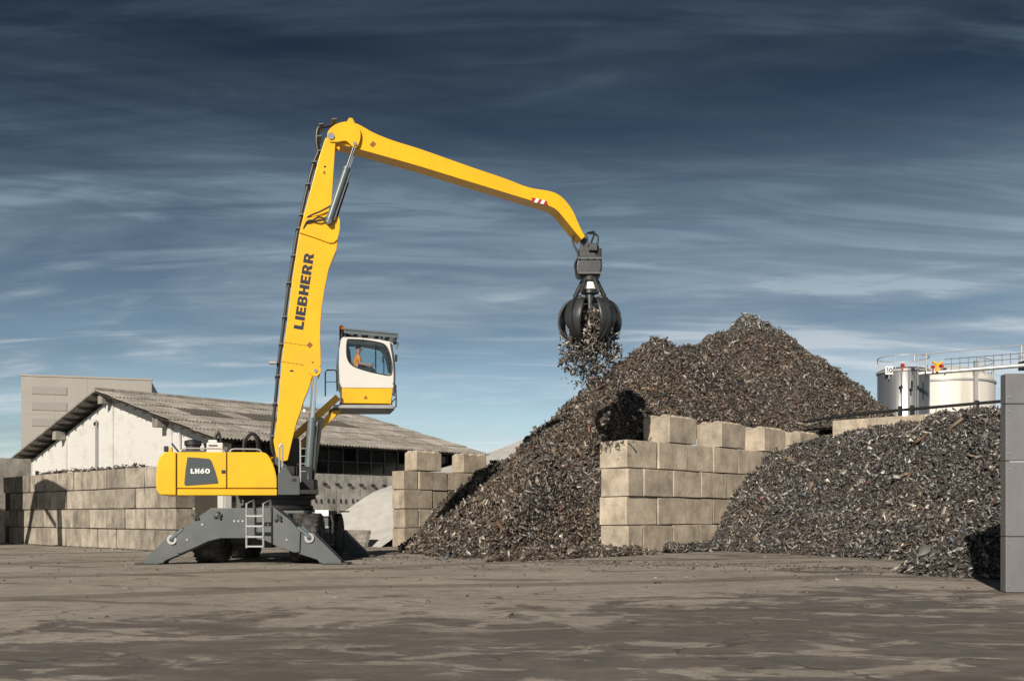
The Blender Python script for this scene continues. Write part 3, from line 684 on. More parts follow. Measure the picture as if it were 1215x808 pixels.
# ------------------------------------------------------------------ big steel panel at the right edge
pe = empty('steel_wall', (8.38, 16.9, 0), R(-4), 'tall grey steel wall panel standing at the right edge of the yard', 'wall')
M_pan = mat('panel_steel', (0.22, 0.22, 0.235), 0.42, 0.5, var=0.16, scale=1.2, dirt=0.55, dirt_c=(0.17, 0.13, 0.10), stretch=(1, 1, .35), bump=0.3, bscale=3)
zt = 1.3 + (612 - 443) * 16.9 / F
zs = [0, 0.95, 2.235, 3.2, zt]
for i in range(4):
    q = MB(); q.span((0, 0, zs[i] + .004), (2.6, .22, zs[i+1] - .004)); q.build('panel', M_pan, pe, 0.012)
q = MB(); q.span((.06, -.006, 2.205), (.5, .0, 2.235)); q.build('weld_bead', M_rail, pe)
for z in (.12, .83, 1.07, 2.1, 2.36, 3.08, 3.32):
    for x in (.05, .55, 1.05): q = MB(); q.cyl((x, -.015, z), (x, .0, z), .016, n=8); q.build('bolt', M_pin, pe)

# ------------------------------------------------------------------ glyphs
def arc(cx, cy, rx, ry, a0, a1, n=8):
    return [(cx + rx * math.cos(R(a0 + (a1 - a0) * k / n)), cy + ry * math.sin(R(a0 + (a1 - a0) * k / n))) for k in range(n + 1)]
def glyph(ch):
    s = 0.27
    if ch == 'L': return 0.62, [[(0, 0), (.62, 0), (.62, .24), (s, .24), (s, 1), (0, 1)]]
    if ch == 'I': return s, [[(0, 0), (s, 0), (s, 1), (0, 1)]]
    if ch == 'E': return .64, [[(0, 0), (.64, 0), (.64, .22), (s, .22), (s, .40), (.58, .40), (.58, .60), (s, .60), (s, .78), (.63, .78), (.63, 1), (0, 1)]]
    if ch == 'H': return .76, [[(0, 0), (s, 0), (s, .38), (.49, .38), (.49, 0), (.76, 0), (.76, 1), (.49, 1), (.49, .61), (s, .61), (s, 1), (0, 1)]]
    if ch == 'B': return .74, [[(0, 0), (.45, 0)] + arc(.45, .28, .29, .28, -90, 55) + arc(.45, .74, .25, .26, -40, 90) + [(0, 1)],
                              [(s, .19), (.42, .19)] + arc(.42, .30, .08, .11, -90, 90, 5) + [(s, .41)], [(s, .60), (.41, .60)] + arc(.41, .70, .07, .10, -90, 90, 5) + [(s, .80)]]
    if ch == 'R': return .78, [[(0, 0), (s, 0), (s, .36), (.34, .36), (.48, 0), (.78, 0), (.60, .42)] + arc(.45, .69, .27, .31, -45, 90) + [(0, 1)],
                              [(s, .55), (.40, .55)] + arc(.40, .67, .09, .12, -90, 90, 5) + [(s, .79)]]
    if ch == '6': return .72, [arc(.36, .33, .36, .33, 145, -205, 20)[:-1] + [(.05, .50), (.42, 1), (.72, 1), (.47, .66), (.36, .66)][0:3] + [(.44, .66)], arc(.36, .32, .15, .13, 0, 342, 14)]
    if ch == '0': return .86, [arc(.43, .5, .43, .5, 0, 345, 22), arc(.43, .5, .19, .27, 0, 345, 18)]
    if ch == '3': return .62, [[(0, 1), (.6, 1), (.6, .85), (.38, .60)] + arc(.32, .31, .30, .31, 70, -150, 14) + [(.08, .24), (.2, .18)] + arc(.31, .30, .14, .13, -110, 90, 8) + [(.18, .44), (.18, .56), (.36, .83), (0, .83)]]
def lettering(name, text, origin, ax, ay, nrm, size, gap, m, parent, wide=1.0):
    """text laid from origin along ax, capitals rising along ay; a thin solid sheet"""
    q = MB(); x = 0
    for ch in text:
        w, lp = glyph(ch)
        v, f = filled([[(p[0] * wide * size, p[1] * size) for p in l] for l in lp], 0.008)
        q.add([Vector(origin) + ax * (p[0] + x) + ay * p[1] + nrm * p[2] for p in v], f)
        x += (w * wide + gap) * size
    return q.build(name, m, parent), x

sg = tag(empty('number_sign', Vector(W(1055, 446, 64.8))), 'white number plate reading 30 on the silver tank', 'sign')
q = MB(); q.span((-.24, 0, .1), (.24, .05, .62)); q.build('plate', M_lett, sg); q = MB(); q.span((-.03, .01, -.2), (.03, .04, .1)); q.build('post', M_rail, sg)
lettering('digits', '30', (-.19, -.006, .2), Vector((1, 0, 0)), Vector((0, 0, 1)), Vector((0, -1, 0)), .33, .1, M_navy, sg, .75)

# ------------------------------------------------------------------ material handler
mh = empty('material_handler', (MC[0], MC[1], 0), TH, 'large yellow wheeled material handler with raised white cab', 'excavator')
def poly(px, b): return [MP(u, v, b) for u, v in px]
def pt(u, v, b):
    t, z = MP(u, v, b); return Vector((t, b, z))
def smooth2(px, n=4, closed=False):
    return [(p.x, p.y) for p in catmull([(u, v, 0) for u, v in px], n)]
UC = -TH                                                    # the undercarriage stands square to the view: turned back against the upper carriage
def uw(u, v, Y):                                            # pixel at world depth Y -> undercarriage frame
    x, y, z = W(u, v, Y); return (x - MC[0], y - MC[1], z)
def un(px, Y): return [(uw(u, v, Y)[0], uw(u, v, Y)[2]) for u, v in px]

# undercarriage frame
q = MB()
q.span((-.85, -2.3, .72), (.85, 2.3, 1.38)); q.span((-1.05, -1.2, 1.1), (1.05, 1.2, 1.46))
q.build('undercarriage', M_grey, mh, 0.04, rz=UC)
q = MB(); q.lathe([(1.02, 1.462), (1.05, 1.50), (1.05, 1.60), (.98, 1.62), (.98, 1.78), (1.12, 1.80), (1.12, 1.90)], 40); q.build('slewing_ring', M_black, mh)
q = MB(); q.cyl((-.9, -1.62, .66), (.9, -1.62, .66), .17); q.span((-.28, -1.9, .42), (.28, -1.34, .9)); q.build('axle', M_black, mh, rz=UC)
q = MB(); q.cyl((-.9, 1.45, .66), (.9, 1.45, .66), .17); q.span((-.28, 1.17, .42), (.28, 1.73, .9)); q.build('axle', M_black, mh, rz=UC)

# stabiliser bridges: a fixed arch across each end and a hinged leg on each side
arch_px = [(250, 602.5), (326, 602.5), (344, 616.5), (356.5, 630), (355.5, 655), (349, 655.5), (330, 649), (315, 641.5), (300, 638.5), (262, 638.5), (247, 642), (230, 650), (214, 656.5), (209, 656), (209, 634), (232, 616)]
leg_l = [(211, 637), (209, 634), (200, 634.5), (195, 640), (183, 651), (169.5, 666), (167.5, 669.5), (190, 670.5), (195, 665), (214, 657)]
leg_r = [(352, 649), (355, 633), (362, 630.5), (372, 632), (376, 637), (392, 653), (404, 664.5), (405, 668), (379, 668), (376, 664), (354, 657)]
YN = 26.65
arch = un(arch_px, YN); ll = un(leg_l, YN); lr = un(leg_r, YN)
for end in (0, 1):
    sg_ = 1 if end == 0 else -1
    yo = YN - MC[1]
    def yy(a, b): return (yo + a, yo + b) if end == 0 else (-(yo + a) - 0.25, -(yo + b) - 0.25)
    y0, y1 = yy(0, .55)
    br_ = MB(); br_.prism(arch, y0, y1); bridge = br_.build('stabiliser_bridge', M_grey, mh, 0.02, rz=UC)
    if end == 0:
        q = MB()
        for (u, v) in ((232, 612), (258, 610), (318, 622), (330, 613), (222, 640), (240, 622), (340, 640), (278, 618), (283, 618), (288, 618)):
            p = uw(u, v, YN); q.cyl((p[0], y0 - .012, p[2]), (p[0], y0 + .01, p[2]), .028, n=8)
        q.build('bolt', M_pin, bridge)
        for (u, v, a) in ((232, 613, .5), (259, 612, -.3), (330, 615, -.6)):
            p = uw(u, v, YN); m3 = Matrix.Rotation(a, 3, 'Y'); q = MB(); q.box((p[0], y0 - .035, p[2]), (.22, .05, .06), m3); q.box((p[0] + .03, y0 - .05, p[2] + .02), (.06, .07, .2), m3); q.build('lifting_eye', M_black, bridge)
    for side, lp, pv in ((-1, ll, (203.5, 640)), (1, lr, (366.7, 638))):
        q = MB(); ya, yb = yy(.06, .49); q.prism(lp, ya, yb)
        leg = q.build('stabiliser_leg', M_grey, mh, 0.015, rz=UC)
        p = uw(*pv, YN); q = MB(); q.cyl((p[0], min(ya, yb) - .05, p[2]), (p[0], max(ya, yb) + .05, p[2]), .13, n=18); q.build('hinge_boss', M_pin, leg)
        q = MB(); q.cyl((p[0], min(ya, yb) - .075, p[2]), (p[0], max(ya, yb) + .075, p[2]), .06, n=12); q.build('pin', M_steel, leg)
        fx = lp[6][0] + .18 if side < 0 else lp[7][0] - .16
        q = MB(); q.span((fx - .34, min(ya, yb) - .14, 0.004), (fx + .34, max(ya, yb) + .14, .05)); q.build('foot_plate', M_steel, leg, 0.01)
        q = MB(); a = uw(pv[0] + side * -9, pv[1] + 1.5, YN); b = (p[0] + side * .02, 0, p[2] + .02)
        for yk in (min(ya, yb) - .03, max(ya, yb) + .03):
            q.cyl((a[0] - side * .1, yk, a[2] + .32), (b[0], yk, b[2]), .055, n=10)
        q.build('leg_cylinder', M_cyl, leg)

# wheels: wide tyres on steel rims
prof = [(.30, -.36), (.52, -.40), (.62, -.39), (.68, -.33), (.685, -.08), (.66, -.05), (.66, .05), (.685, .08), (.68, .33), (.62, .39), (.52, .40), (.30, .36)]
tq = MB(); tq.lathe(prof, 40, 'x', ring=True)
for k in range(26):
    a = 2 * math.pi * k / 26
    for s in (-1, 1):
        M_ = Matrix.Rotation(a + s * .06, 3, 'X'); c = M_ @ Vector((s * .27, 0, .683)); tq.box(c, (.22, .07, .03), M_)
tyre_me = tq.mesh('tyre'); tyre_me.materials.append(M_tyre)
rq = MB(); rq.lathe([(.05, .28), (.16, .30), (.18, .22), (.30, .18), (.34, .34), (.31, .37), (.28, .34), (.26, .10), (.02, .08)], 28, 'x')
rq.lathe([(.05, -.28), (.16, -.30), (.18, -.22), (.30, -.18), (.34, -.34), (.31, -.37), (.28, -.34), (.26, -.10), (.02, -.08)], 28, 'x')
for k in range(10):
    a = 2 * math.pi * k / 10
    for s in (-1, 1): rq.cyl((s * .19, .235 * math.cos(a), .235 * math.sin(a)), (s * .24, .235 * math.cos(a), .235 * math.sin(a)), .02, n=6)
rim_me = rq.mesh('rim'); rim_me.materials.append(M_grey)
for (x, y) in ((-1.42, -1.62), (1.22, -1.62), (-1.35, 1.45), (1.25, 1.45)):
    wl_ = empty('wheel'); wl_.parent = mh
    p = Matrix.Rotation(UC, 3, 'Z') @ Vector((x, y, .682)); wl_.location = p; wl_.rotation_euler = (0, 0, UC)
    link('tyre', tyre_me, None, wl_); link('rim', rim_me, None, wl_)
# side lockers with steps between the axles, mudguards
for sx in (1, -1):
    x0, x1 = (1.15, 1.62) if sx > 0 else (-1.62, -1.15)
    st = MB(); st.span((min(x0, x1), -.62, 1.36), (max(x0, x1), .85, 1.42)); st.span((min(x0, x1), -.62, .42), (max(x0, x1), -.56, 1.36)); st.span((min(x0, x1), .32, .42), (max(x0, x1), .38, 1.36)); st.span((x0, -.56, .42), (x1, .32, .47)); st.span((x0, -.56, .86), (x1, .32, .90))
    st.span((x0 + .03 if sx > 0 else x1 - .08, -.56, .42), (x0 + .08 if sx > 0 else x1 - .03, .32, 1.36))
    s_ = st.build('step_locker', M_grey, mh, 0.01, rz=UC)
    q = MB(); q.span((x0 + .1, -.7, 1.30), (x1 + .02, -.625, 1.47)); q.build('work_light', M_lett, s_)
    q = MB(); q.span((x0 + .25, -.68, .82), (x1 + .02, -.625, 1.0)); q.build('reflector', M_rail, s_)
    q = MB(); q.tube([(x1 * .98, -.1, 1.35), (x1, .05, 1.1), (x1, .0, .98), (x1 * .98, .15, .80)], .03, 6, 4); q.build('hose', M_lett, s_)
q = MB()
q.span((.9, .55, 1.42), (1.75, 2.35, 1.46)); q.build('mudguard', M_grey, mh, rz=UC)
# ladder on the near bridge
lad = MB(); Yl = 26.25
la, lb = uw(292.5, 650, Yl), uw(312.5, 650, Yl); lt = uw(292, 597, Yl)[2]
for x in (la[0], lb[0]):
    lad.tube([(x, la[1], la[2]), (x, la[1], lt), (x + .1, la[1] + .32, lt + .08), (x + .12, la[1] + .40, lt - .35)], .028, 8)
for v in (612, 624, 636.5, 648):
    z = uw(300, v, Yl)[2]; lad.span((la[0], la[1] - .05, z - .02), (lb[0], la[1] + .07, z + .02))
lad.build('ladder', M_rail, mh, rz=UC)

# upper carriage
NB = -1.45
q = MB(); q.span((-3.2, -1.38, 1.92), (1.15, 1.42, 2.05)); q.span((-.9, -.62, 2.05), (1.0, .62, 2.75)); q.build('upper_frame', M_black, mh, 0.02)
def side_prism(name, px, b0, b1, m, bev=.03, parent=mh, seg=3):
    q = MB(); q.prism(poly(px, b0), b0, b1); return q.build(name, m, parent, bev, seg=seg)
cwx = smooth2([(209, 536.2), (197, 536), (190.5, 539.5), (187.3, 547), (185.6, 560), (185.2, 576), (186.5, 583), (190, 587)], 3) + [(209, 587.5)]
t0 = [MP(u, v, NB) for u, v in cwx]
q = MB(); q.prism(t0, NB, 1.45); cwt = q.build('counterweight', M_yel, mh, 0.10, seg=4)
q = MB()
for zz_ in (2.35, 2.5): q.box((t0[5][0] - .0, NB + .1, zz_), (.05, .12, .05))
q.build('tail_lamp', M_red, cwt)
core = MB(); core.prism(poly([(210, 538), (312, 538), (319, 545), (326, 565), (326, 586), (210, 586)], NB + .05), NB + .05, -.72); core.build('engine_bay', M_black, mh)
side_prism('engine_door', [(210.4, 536.2), (268.6, 536.2), (268.6, 579), (210.4, 579)], NB, NB + .7, M_yel, .025)
fd = [(269.8, 536.2), (311, 536.2)] + smooth2([(311, 536.2), (316, 538), (321, 544), (326, 556), (328.5, 567)], 3)[1:] + [(328.7, 579), (269.8, 579)]
side_prism('engine_door', fd, NB, NB + .7, M_yel, .03)
side_prism('lower_skirt', [(210.4, 580), (328.7, 580), (328.7, 587.6), (210.4, 587.6)], NB, NB + .7, M_yel, .02)
q = MB(); q.span((-3.0, .75, 2.06), (-.1, 1.45, 3.12)); q.build('engine_cover', M_yel, mh, .06, seg=3)
q = MB(); q.span((-3.0, -.74, 2.06), (-.95, .74, 2.98)); q.build('engine_deck', M_black, mh, .03)
pn = [MP(u, v, NB) for u, v in smooth2([(222.3, 542.2), (235, 543), (248.5, 544.2)], 2) + [(251, 547), (255.5, 559), (259.3, 572.5), (258.5, 573.6), (220.5, 576.3), (218.6, 574.5), (220, 558)]]
q = MB(); q.prism(pn, NB - .012, NB + .01); bad = q.build('badge_panel', M_badge, mh, .006)
o0 = pt(226.3, 561.7, NB - .014); o1 = pt(247.5, 561.7, NB - .014)
ux = (o1 - o0).normalized(); hh = MP(226, 555.8, NB)[1] - MP(226, 561.7, NB)[1]
lettering('lettering', 'LH60', o0 + Vector((0, -.004, 0)), ux, Vector((0, 0, 1)), Vector((0, -1, 0)), hh, .13, M_lett, bad, 1.12)
q = MB(); p = pt(265, 559.5, NB); q.box((p.x, NB - .01, p.z), (.10, .03, .09)); q.build('door_latch', M_black, mh, .01)
# deck rails, air boxes, exhaust
zd = MP(240, 536, NB)[1]
for (ua, ub) in ((214, 267), (272, 311)):
    a, b = pt(ua, 536, NB + .08), pt(ub, 536, NB + .08)
    q = MB(); q.tube([(a.x, a.y, zd), (a.x + .06, a.y, zd + .08), (a.x + .15, a.y, zd + .1), (b.x - .15, b.y, zd + .1), (b.x - .06, b.y, zd + .08), (b.x, b.y, zd)], .022, 8); q.build('deck_rail', M_rail, mh)
a, b = pt(245.6, 521.5, -.9), pt(265, 536, -.9); q = MB(); q.span((a.x, -1.1, zd - .05), (b.x, -.45, a.z - .09)); q.span((a.x + .03, -.9, a.z - .085), (a.x + .28, -.5, a.z)); ab = q.build('air_box', M_white, mh, .03)
q = MB(); q.span((a.x + .06, -1.108, a.z - .2), (a.x + .30, -1.10, a.z - .16)); q.build('label', M_black, ab)
p = pt(229, 536, -.5); q = MB(); q.lathe([(.2, zd - .2), (.2, zd + .22), (.24, zd + .24), (.24, zd + .36), (.1, zd + .40)], 24, 'z', (p.x, -.5, 0)); q.lathe([(.13, zd - .1), (.13, zd + .3), (.05, zd + .32)], 16, 'z', (p.x + .42, -.3, 0)); q.build('air_cleaner', M_black, mh)
q = MB(); q.span((p.x - .3, -.95, zd - .05), (p.x + 1.0, .3, zd + .08)); q.build('hood', M_badge, mh, .03)
p = pt(203, 536, -.9); q = MB(); q.cyl((p.x, -.9, zd - .05), (p.x, -.9, zd + .14), .05, n=10); q.build('lamp_post', M_yel, mh)
q = MB(); q.box((p.x - .13, -.9, zd + .1), (.12, .12, .16)); q.build('work_light', M_black, mh, .02)
q = MB(); q.bar((p.x + .02, -.9, zd + .26), (p.x + .2, -.9, zd + .02), .06, .05); q.build('lamp_bracket', M_navy, mh)
for (ua, ub, b_, vt_) in ((289, 306, -.35, 513.5), (291, 309, -.15, 514.5), (254, 263, -.2, 513)):
    a, b = pt(ua, 537, b_), pt(ub, 537, b_); top = MP(ua, vt_, b_)[1]
    q = MB(); q.tube([a, (a.x + .03, b_, (a.z + top) / 2 + .1), ((a.x + b.x) / 2, b_, top), (b.x - .03, b_, (a.z + top) / 2 + .1), b], .045, 8, 5); q.build('hydraulic_hose', M_hose, mh)
# grey step platform ahead of the engine cover
stp = [(329.6, 587.2), (329.6, 563), (334, 556), (340, 553.5), (347, 564.5), (355.5, 565), (356, 587)]
side_prism('step_platform', stp, NB + .05, -.65, M_grey, .02)
q = MB(); a = pt(349, 569, NB + .04); q.box((a.x, NB + .04, a.z), (.1, .03, .07)); q.build('latch', M_black, mh)
for u, v0, v1 in ((331.5, 580, 530), (335, 555, 527), (356.5, 572, 524)):
    a, b = pt(u, v0, NB + .1), pt(u, v1, NB + .1); q = MB(); q.cyl(a, b, .025, n=8); q.build('grab_rail', M_rail, mh)
q = MB(); q.tube([pt(331.5, 530.5, NB + .1), pt(333, 527, NB + .1), pt(335, 527, NB + .1)], .025, 8)
q.build('grab_rail', M_rail, mh)
for v in (532, 541, 550, 559): q = MB(); q.bar(pt(356.5, v, NB + .1), pt(363, v, NB + .1), .03, .02); q.build('rung', M_rail, mh)
q = MB(); q.prism(poly([(326, 540), (345, 556), (352, 574), (360, 586), (326, 586)], -.6), -.6, -.46); q.prism(poly([(326, 540), (345, 556), (352, 574), (360, 586), (326, 586)], -.6), .46, .6); q.build('boom_bracket', M_grey, mh, .02)
q = MB(); rs = random.Random(4)
for k in range(16):
    a = pt(356 + rs.uniform(-4, 9), 562 + rs.uniform(-14, 12), rs.uniform(-.6, .5)); b = pt(360 + rs.uniform(-3, 8), 586 + rs.uniform(-4, 6), rs.uniform(-.6, .5))
    mid = (a + b) / 2 + Vector((rs.uniform(.1, .3), 0, -.05)); q.tube([a, mid, b], .04, 6, 4)
q.build('hose_bundle', M_hose, mh)
q = MB(); a = pt(365, 575, -.4); q.span((a.x - .3, -.66, a.z - .28), (a.x + .28, .66, a.z + .15)); q.build('cylinder_mount', M_black, mh, .05)

# boom
boom_px = [(386, 164), (394, 160), (398.5, 166), (397.3, 183), (396, 203), (394.5, 227), (393.5, 244), (395, 253), (400, 262), (401, 280), (399.6, 296), (394.5, 308), (390, 320), (385.3, 343), (381.8, 366), (380.4, 383), (380, 403), (380.8, 420), (381, 432), (378.5, 441), (374.5, 446), (370.5, 447), (366, 462), (360.7, 474.5), (355.8, 491), (351.8, 502), (346, 526), (341.5, 546), (334, 548), (327.5, 541), (324.6, 524), (328.6, 498), (332, 457), (335.5, 417), (340, 388), (343.3, 359), (347.3, 327), (355, 277), (360, 256), (368.5, 225), (378.5, 187)]
BW = .37
q = MB(); q.prism(poly(boom_px, -BW), -BW, BW); boom = q.build('boom', M_yel, mh, .02)
lug = [(355.2, 276), (360.3, 256), (377, 257), (395, 254), (402, 257), (403.5, 262), (403.3, 272), (400.5, 284), (396.5, 288), (391, 288.5), (372, 281.5)]
for s in (-1, 1):
    q = MB(); pl_ = poly(lug, -BW - .05)
    q.prism(pl_, s * (BW + .05), s * (BW + .002)); q.build('lug_plate', M_yel, boom, .012)
    q = MB(); pl_ = poly(smooth2([(366, 438), (372, 433), (379, 434), (381, 440), (377, 446), (371, 446.5), (366, 442)], 3), -BW - .04); q.prism(pl_, s * (BW + .04), s * (BW + .002)); q.build('lug_plate', M_yel, boom, .01)
q = MB()
for u, v, r_ in ((374.5, 440, .075), (389.5, 263.5, .07)):
    t, z = MP(u, v, -BW - .05); q.cyl((t, -BW - .09, z), (t, BW + .09, z), r_, n=16)
q.build('pin', M_pin, boom)
a, b = pt(359.6, 391.5, -BW - .006), pt(372.6, 301.5, -BW - .006)
ax = (b - a).normalized(); ay = Vector((-ax.z, 0, ax.x)).normalized()
if ay.x > 0: ay = -ay
p11 = pt(348.2, 390, -BW - .006); size = abs((p11 - a).dot(ay))
tot = sum(glyph(c)[0] for c in 'LIEBHERR'); gapw = .13
wide = ((b - a).length / size - gapw * 7) / tot
lettering('lettering', 'LIEBHERR', a, ax, ay, Vector((0, -1, 0)), size, gapw, M_navy, boom, wide)
M_brown = mat('decal_brown', (.22, .10, .015), .5)
q = MB(); q.prism(poly([(367.5, 405.5), (371.5, 409), (367.5, 413.5), (363.5, 409.5)], -BW - .005), -BW - .005, -BW + .01); q.build('decal', M_brown, boom)
for u, v, w_, h_, m_ in ((385.5, 198, .07, .05, M_navy), (384.8, 205, .06, .09, M_brown), (346, 440, .10, .05, M_navy), (371, 430, .05, .05, M_brown), (361, 487, .06, .08, M_lett)):
    q = MB(); q.box(pt(u, v, -BW - .003), (w_, .006, h_)); q.build('decal', m_, boom)
# hose runs and clamps up the back of the boom
run = [(330, 548), (323, 530), (324.5, 505), (328.5, 465), (331.5, 430), (335.5, 398), (339.8, 365), (344, 333), (349, 303), (353.8, 275), (360.2, 245), (367.3, 215), (373.6, 192), (378.5, 181), (376.8, 168), (378.5, 153), (386, 150.5), (395, 148)]
for b_ in (-.24, -.08, .1, .25):
    q = MB(); q.tube([pt(u - .6 + (b_ * 2.0 if v < 190 else 0), v, b_) for u, v in run], .05, 8, 4); q.build('hydraulic_hose', M_hose, boom)
for (u, v) in ((322.5, 518), (324.5, 480), (327.5, 447), (332, 410), (336, 378), (341, 338), (346.5, 306), (351.8, 274), (356, 258), (363.5, 222), (370.5, 196), (378, 183), (377, 166), (379, 152), (394.5, 146)):
    q = MB(); c = pt(u, v, 0); c.x += .04; q.box(c, (.15, .66, .045), Matrix.Rotation(-.2, 3, 'Y')); q.build('hose_clamp', M_cyl, boom, .01)
q = MB(); c = pt(324, 430.5, -.3); q.box(c, (.22, .18, .09)); q.build('work_light', M_rail, boom, .02)
for pts_ in ([(389, 261, -.48), (378, 258, -.5), (367, 264, -.45), (358, 268, -.3)], [(404, 215, -.5), (396, 240, -.5), (382, 250, -.48), (368, 256, -.44), (358, 264, -.3)], [(391, 255, -.5), (380, 262, -.52), (366, 262, -.46), (360, 272, -.4)]):
    q = MB(); q.tube([pt(*k) for k in pts_], .026, 8, 6); q.build('hydraulic_hose', M_hose, boom)
# weld scallops on the boom side
for (v, u0_, u1_) in ((406.5, 339, 361), (429.5, 337, 358)):
    for k in range(5):
        u = u0_ + (u1_ - u0_) * k / 4; q = MB(); q.box(pt(u, v + k * .8, -BW - .004), (.10, .008, .018), Matrix.Rotation(.15, 3, 'Y')); q.build('weld', M_brown, boom)

# stick
SWD = .30
top = smooth2([(404, 148), (412, 144.8), (422, 146.3), (430, 150), (444, 157.8), (467, 167), (500, 177.3), (560, 198.5), (600, 212), (621, 220.3), (635, 224), (651, 226.5), (662, 230.5), (671.5, 238.5), (680, 250.5), (686, 264), (691, 274.5), (694.5, 280.5)], 3)
bot = smooth2([(690.5, 284.5), (681, 273.5), (668, 257.5), (660, 249), (650, 244), (631, 238.5), (600, 229), (560, 216.8), (500, 198.3), (467, 188.8), (432, 179), (418, 175), (404, 172)], 3)
q = MB(); q.prism(poly(top + bot, -SWD), -SWD, SWD); stick = q.build('stick', M_yel, mh, .02)
cheek = smooth2([(388.4, 163), (389, 156.5), (394, 150.5), (401, 146.5), (410, 144.4), (418, 145.6), (425, 150), (428, 158), (427.2, 167), (424.5, 173.5), (421, 175.3), (417, 173), (412.5, 168.5), (408, 167.4), (400, 168.8), (392, 168.5)], 2)
for s in (-1, 1):
    q = MB(); pl_ = poly(cheek, -.42); q.prism(pl_, s * .42, s * (SWD + .002)); q.build('cheek_plate', M_yel, stick, .012)
q = MB()
for u, v, r_ in ((392.8, 162, .10), (421.2, 171, .055)):
    t, z = MP(u, v, -.42); q.cyl((t, -.455, z), (t, .455, z), r_, n=18)
q.build('pin', M_pin, stick)
q = MB(); t, z = MP(416, 143.5, 0); q.prism([(t - .12, z - .06), (t - .05, z + .07), (t + .05, z + .07), (t + .12, z - .06)], -.03, .03); q.build('lifting_eye', M_yel, stick)
q = MB(); q.prism(poly([(442.5, 167.5), (446.6, 171), (442.5, 175.6), (438.5, 172)], -SWD - .005), -SWD - .005, -SWD + .01); q.build('decal', M_brown, stick)
q = MB(); a = pt(464, 171, -SWD); b = pt(460.8, 185, -SWD); q.bar(a, b, .016, .03); q.build('weld', M_yel, stick)
hz = [(630.4, 235.2), (647.8, 238.9), (650.2, 242.8), (632.6, 239.2)]
def hzp(f, g): # along, across
    a_, b_, c_, d_ = [pt(u, v, -SWD - .006) for u, v in ((630.3, 234.6), (648.6, 238.4), (650.4, 243.6), (632, 239.8))]
    return (a_ * (1 - f) + b_ * f) * (1 - g) + (d_ * (1 - f) + c_ * f) * g
for k in range(5):
    f0, f1 = k / 5, (k + 1) / 5
    sl = .12
    v_ = [hzp(max(0, min(1, f0 + sl)), 0), hzp(max(0, min(1, f1 + sl)), 0), hzp(max(0, min(1, f1 - sl)), 1), hzp(max(0, min(1, f0 - sl)), 1)]
    if k == 0: v_[3] = hzp(0, 1); v_[0] = hzp(0, 0)
    if k == 4: v_[1] = hzp(1, 0); v_[2] = hzp(1, 1)
    q = MB(); q.add([p + Vector((0, dy, 0)) for dy in (-.004, .004) for p in v_], [(0, 1, 2, 3), (7, 6, 5, 4), (0, 4, 5, 1), (1, 5, 6, 2), (2, 6, 7, 3), (3, 7, 4, 0)])
    q.build('hazard_stripe', M_red if k % 2 == 0 else M_lett, stick)

# hydraulic cylinders: (rod end, barrel end, share of barrel, lateral offset)
def ram(name, rod_px, base_px, frac, b_top, b_bot, rb, rr, m_b):
    A = pt(rod_px[0], rod_px[1], -abs(b_top)); B = pt(base_px[0], base_px[1], -abs(b_bot))
    A.y = b_top; B.y = b_bot
    d = (A - B); q = MB(); q.cyl(B, B + d * frac, rb, n=18); q.cyl(B + d * frac, B + d * (frac + .035), rb * 1.12, n=18); q.cyl(B - d.normalized() * .04, B + d.normalized() * .12, rb * 1.12, n=18)
    o = q.build(name, m_b, mh)
    q = MB(); q.cyl(B + d * (frac + .034), A, rr, n=16); q.build('rod', M_chrome, o)
    q = MB(); q.cyl(A + Vector((0, -.05, 0)), A + Vector((0, .05, 0)), rr * 1.5, n=16); q.build('eye', M_cyl, o)
    q = MB(); q.cyl(B + Vector((0, -.11, 0)), B + Vector((0, .11, 0)), rb * .8, n=16); q.build('eye', M_cyl, o)
    q = MB(); n_ = d.normalized(); off = Vector((-n_.z, 0, n_.x)) * -rb * 1.35
    q.tube([B + n_ * .1 + off, B + d * frac * .98 + off], .025, 6); q.build('line', M_black, o)
for s_ in (-1, 1): ram('stick_cylinder', (421, 171.5), (389.8, 263.5), .66, s_ * .36, s_ * .50, .105, .058, M_cyl)
for s_ in (-1, 1): ram('boom_cylinder', (374.5, 440.5), (364.5, 577), .56, s_ * .47, s_ * .50, .125, .075, M_cyl)
for s_ in (-1, 1):
    q = MB(); pl_ = poly(smooth2([(367.5, 437), (372, 433.5), (378.5, 434.5), (380.8, 440), (377.5, 445.2), (372, 446), (368, 442.5)], 3), -.58); q.prism(pl_, s_ * .55, s_ * .58); q.prism(poly([(368.5, 435), (374, 432), (379, 436), (379, 440), (368.5, 440)], -.5), s_ * .385, s_ * .55) if False else None
    o = q.build('outer_lug', M_yel, boom, .006)
    t, z = MP(374.5, 440, -.58); q = MB(); q.cyl((t, s_ * .36, z), (t, s_ * .605, z), .055, n=14); q.build('pin_end', M_pin, o)
# diagonal pale stay beside the cylinders
q = MB(); q.cyl(pt(381, 495, .72), pt(372, 562, .72), .07, n=12); q.build('stay', M_rail, mh)

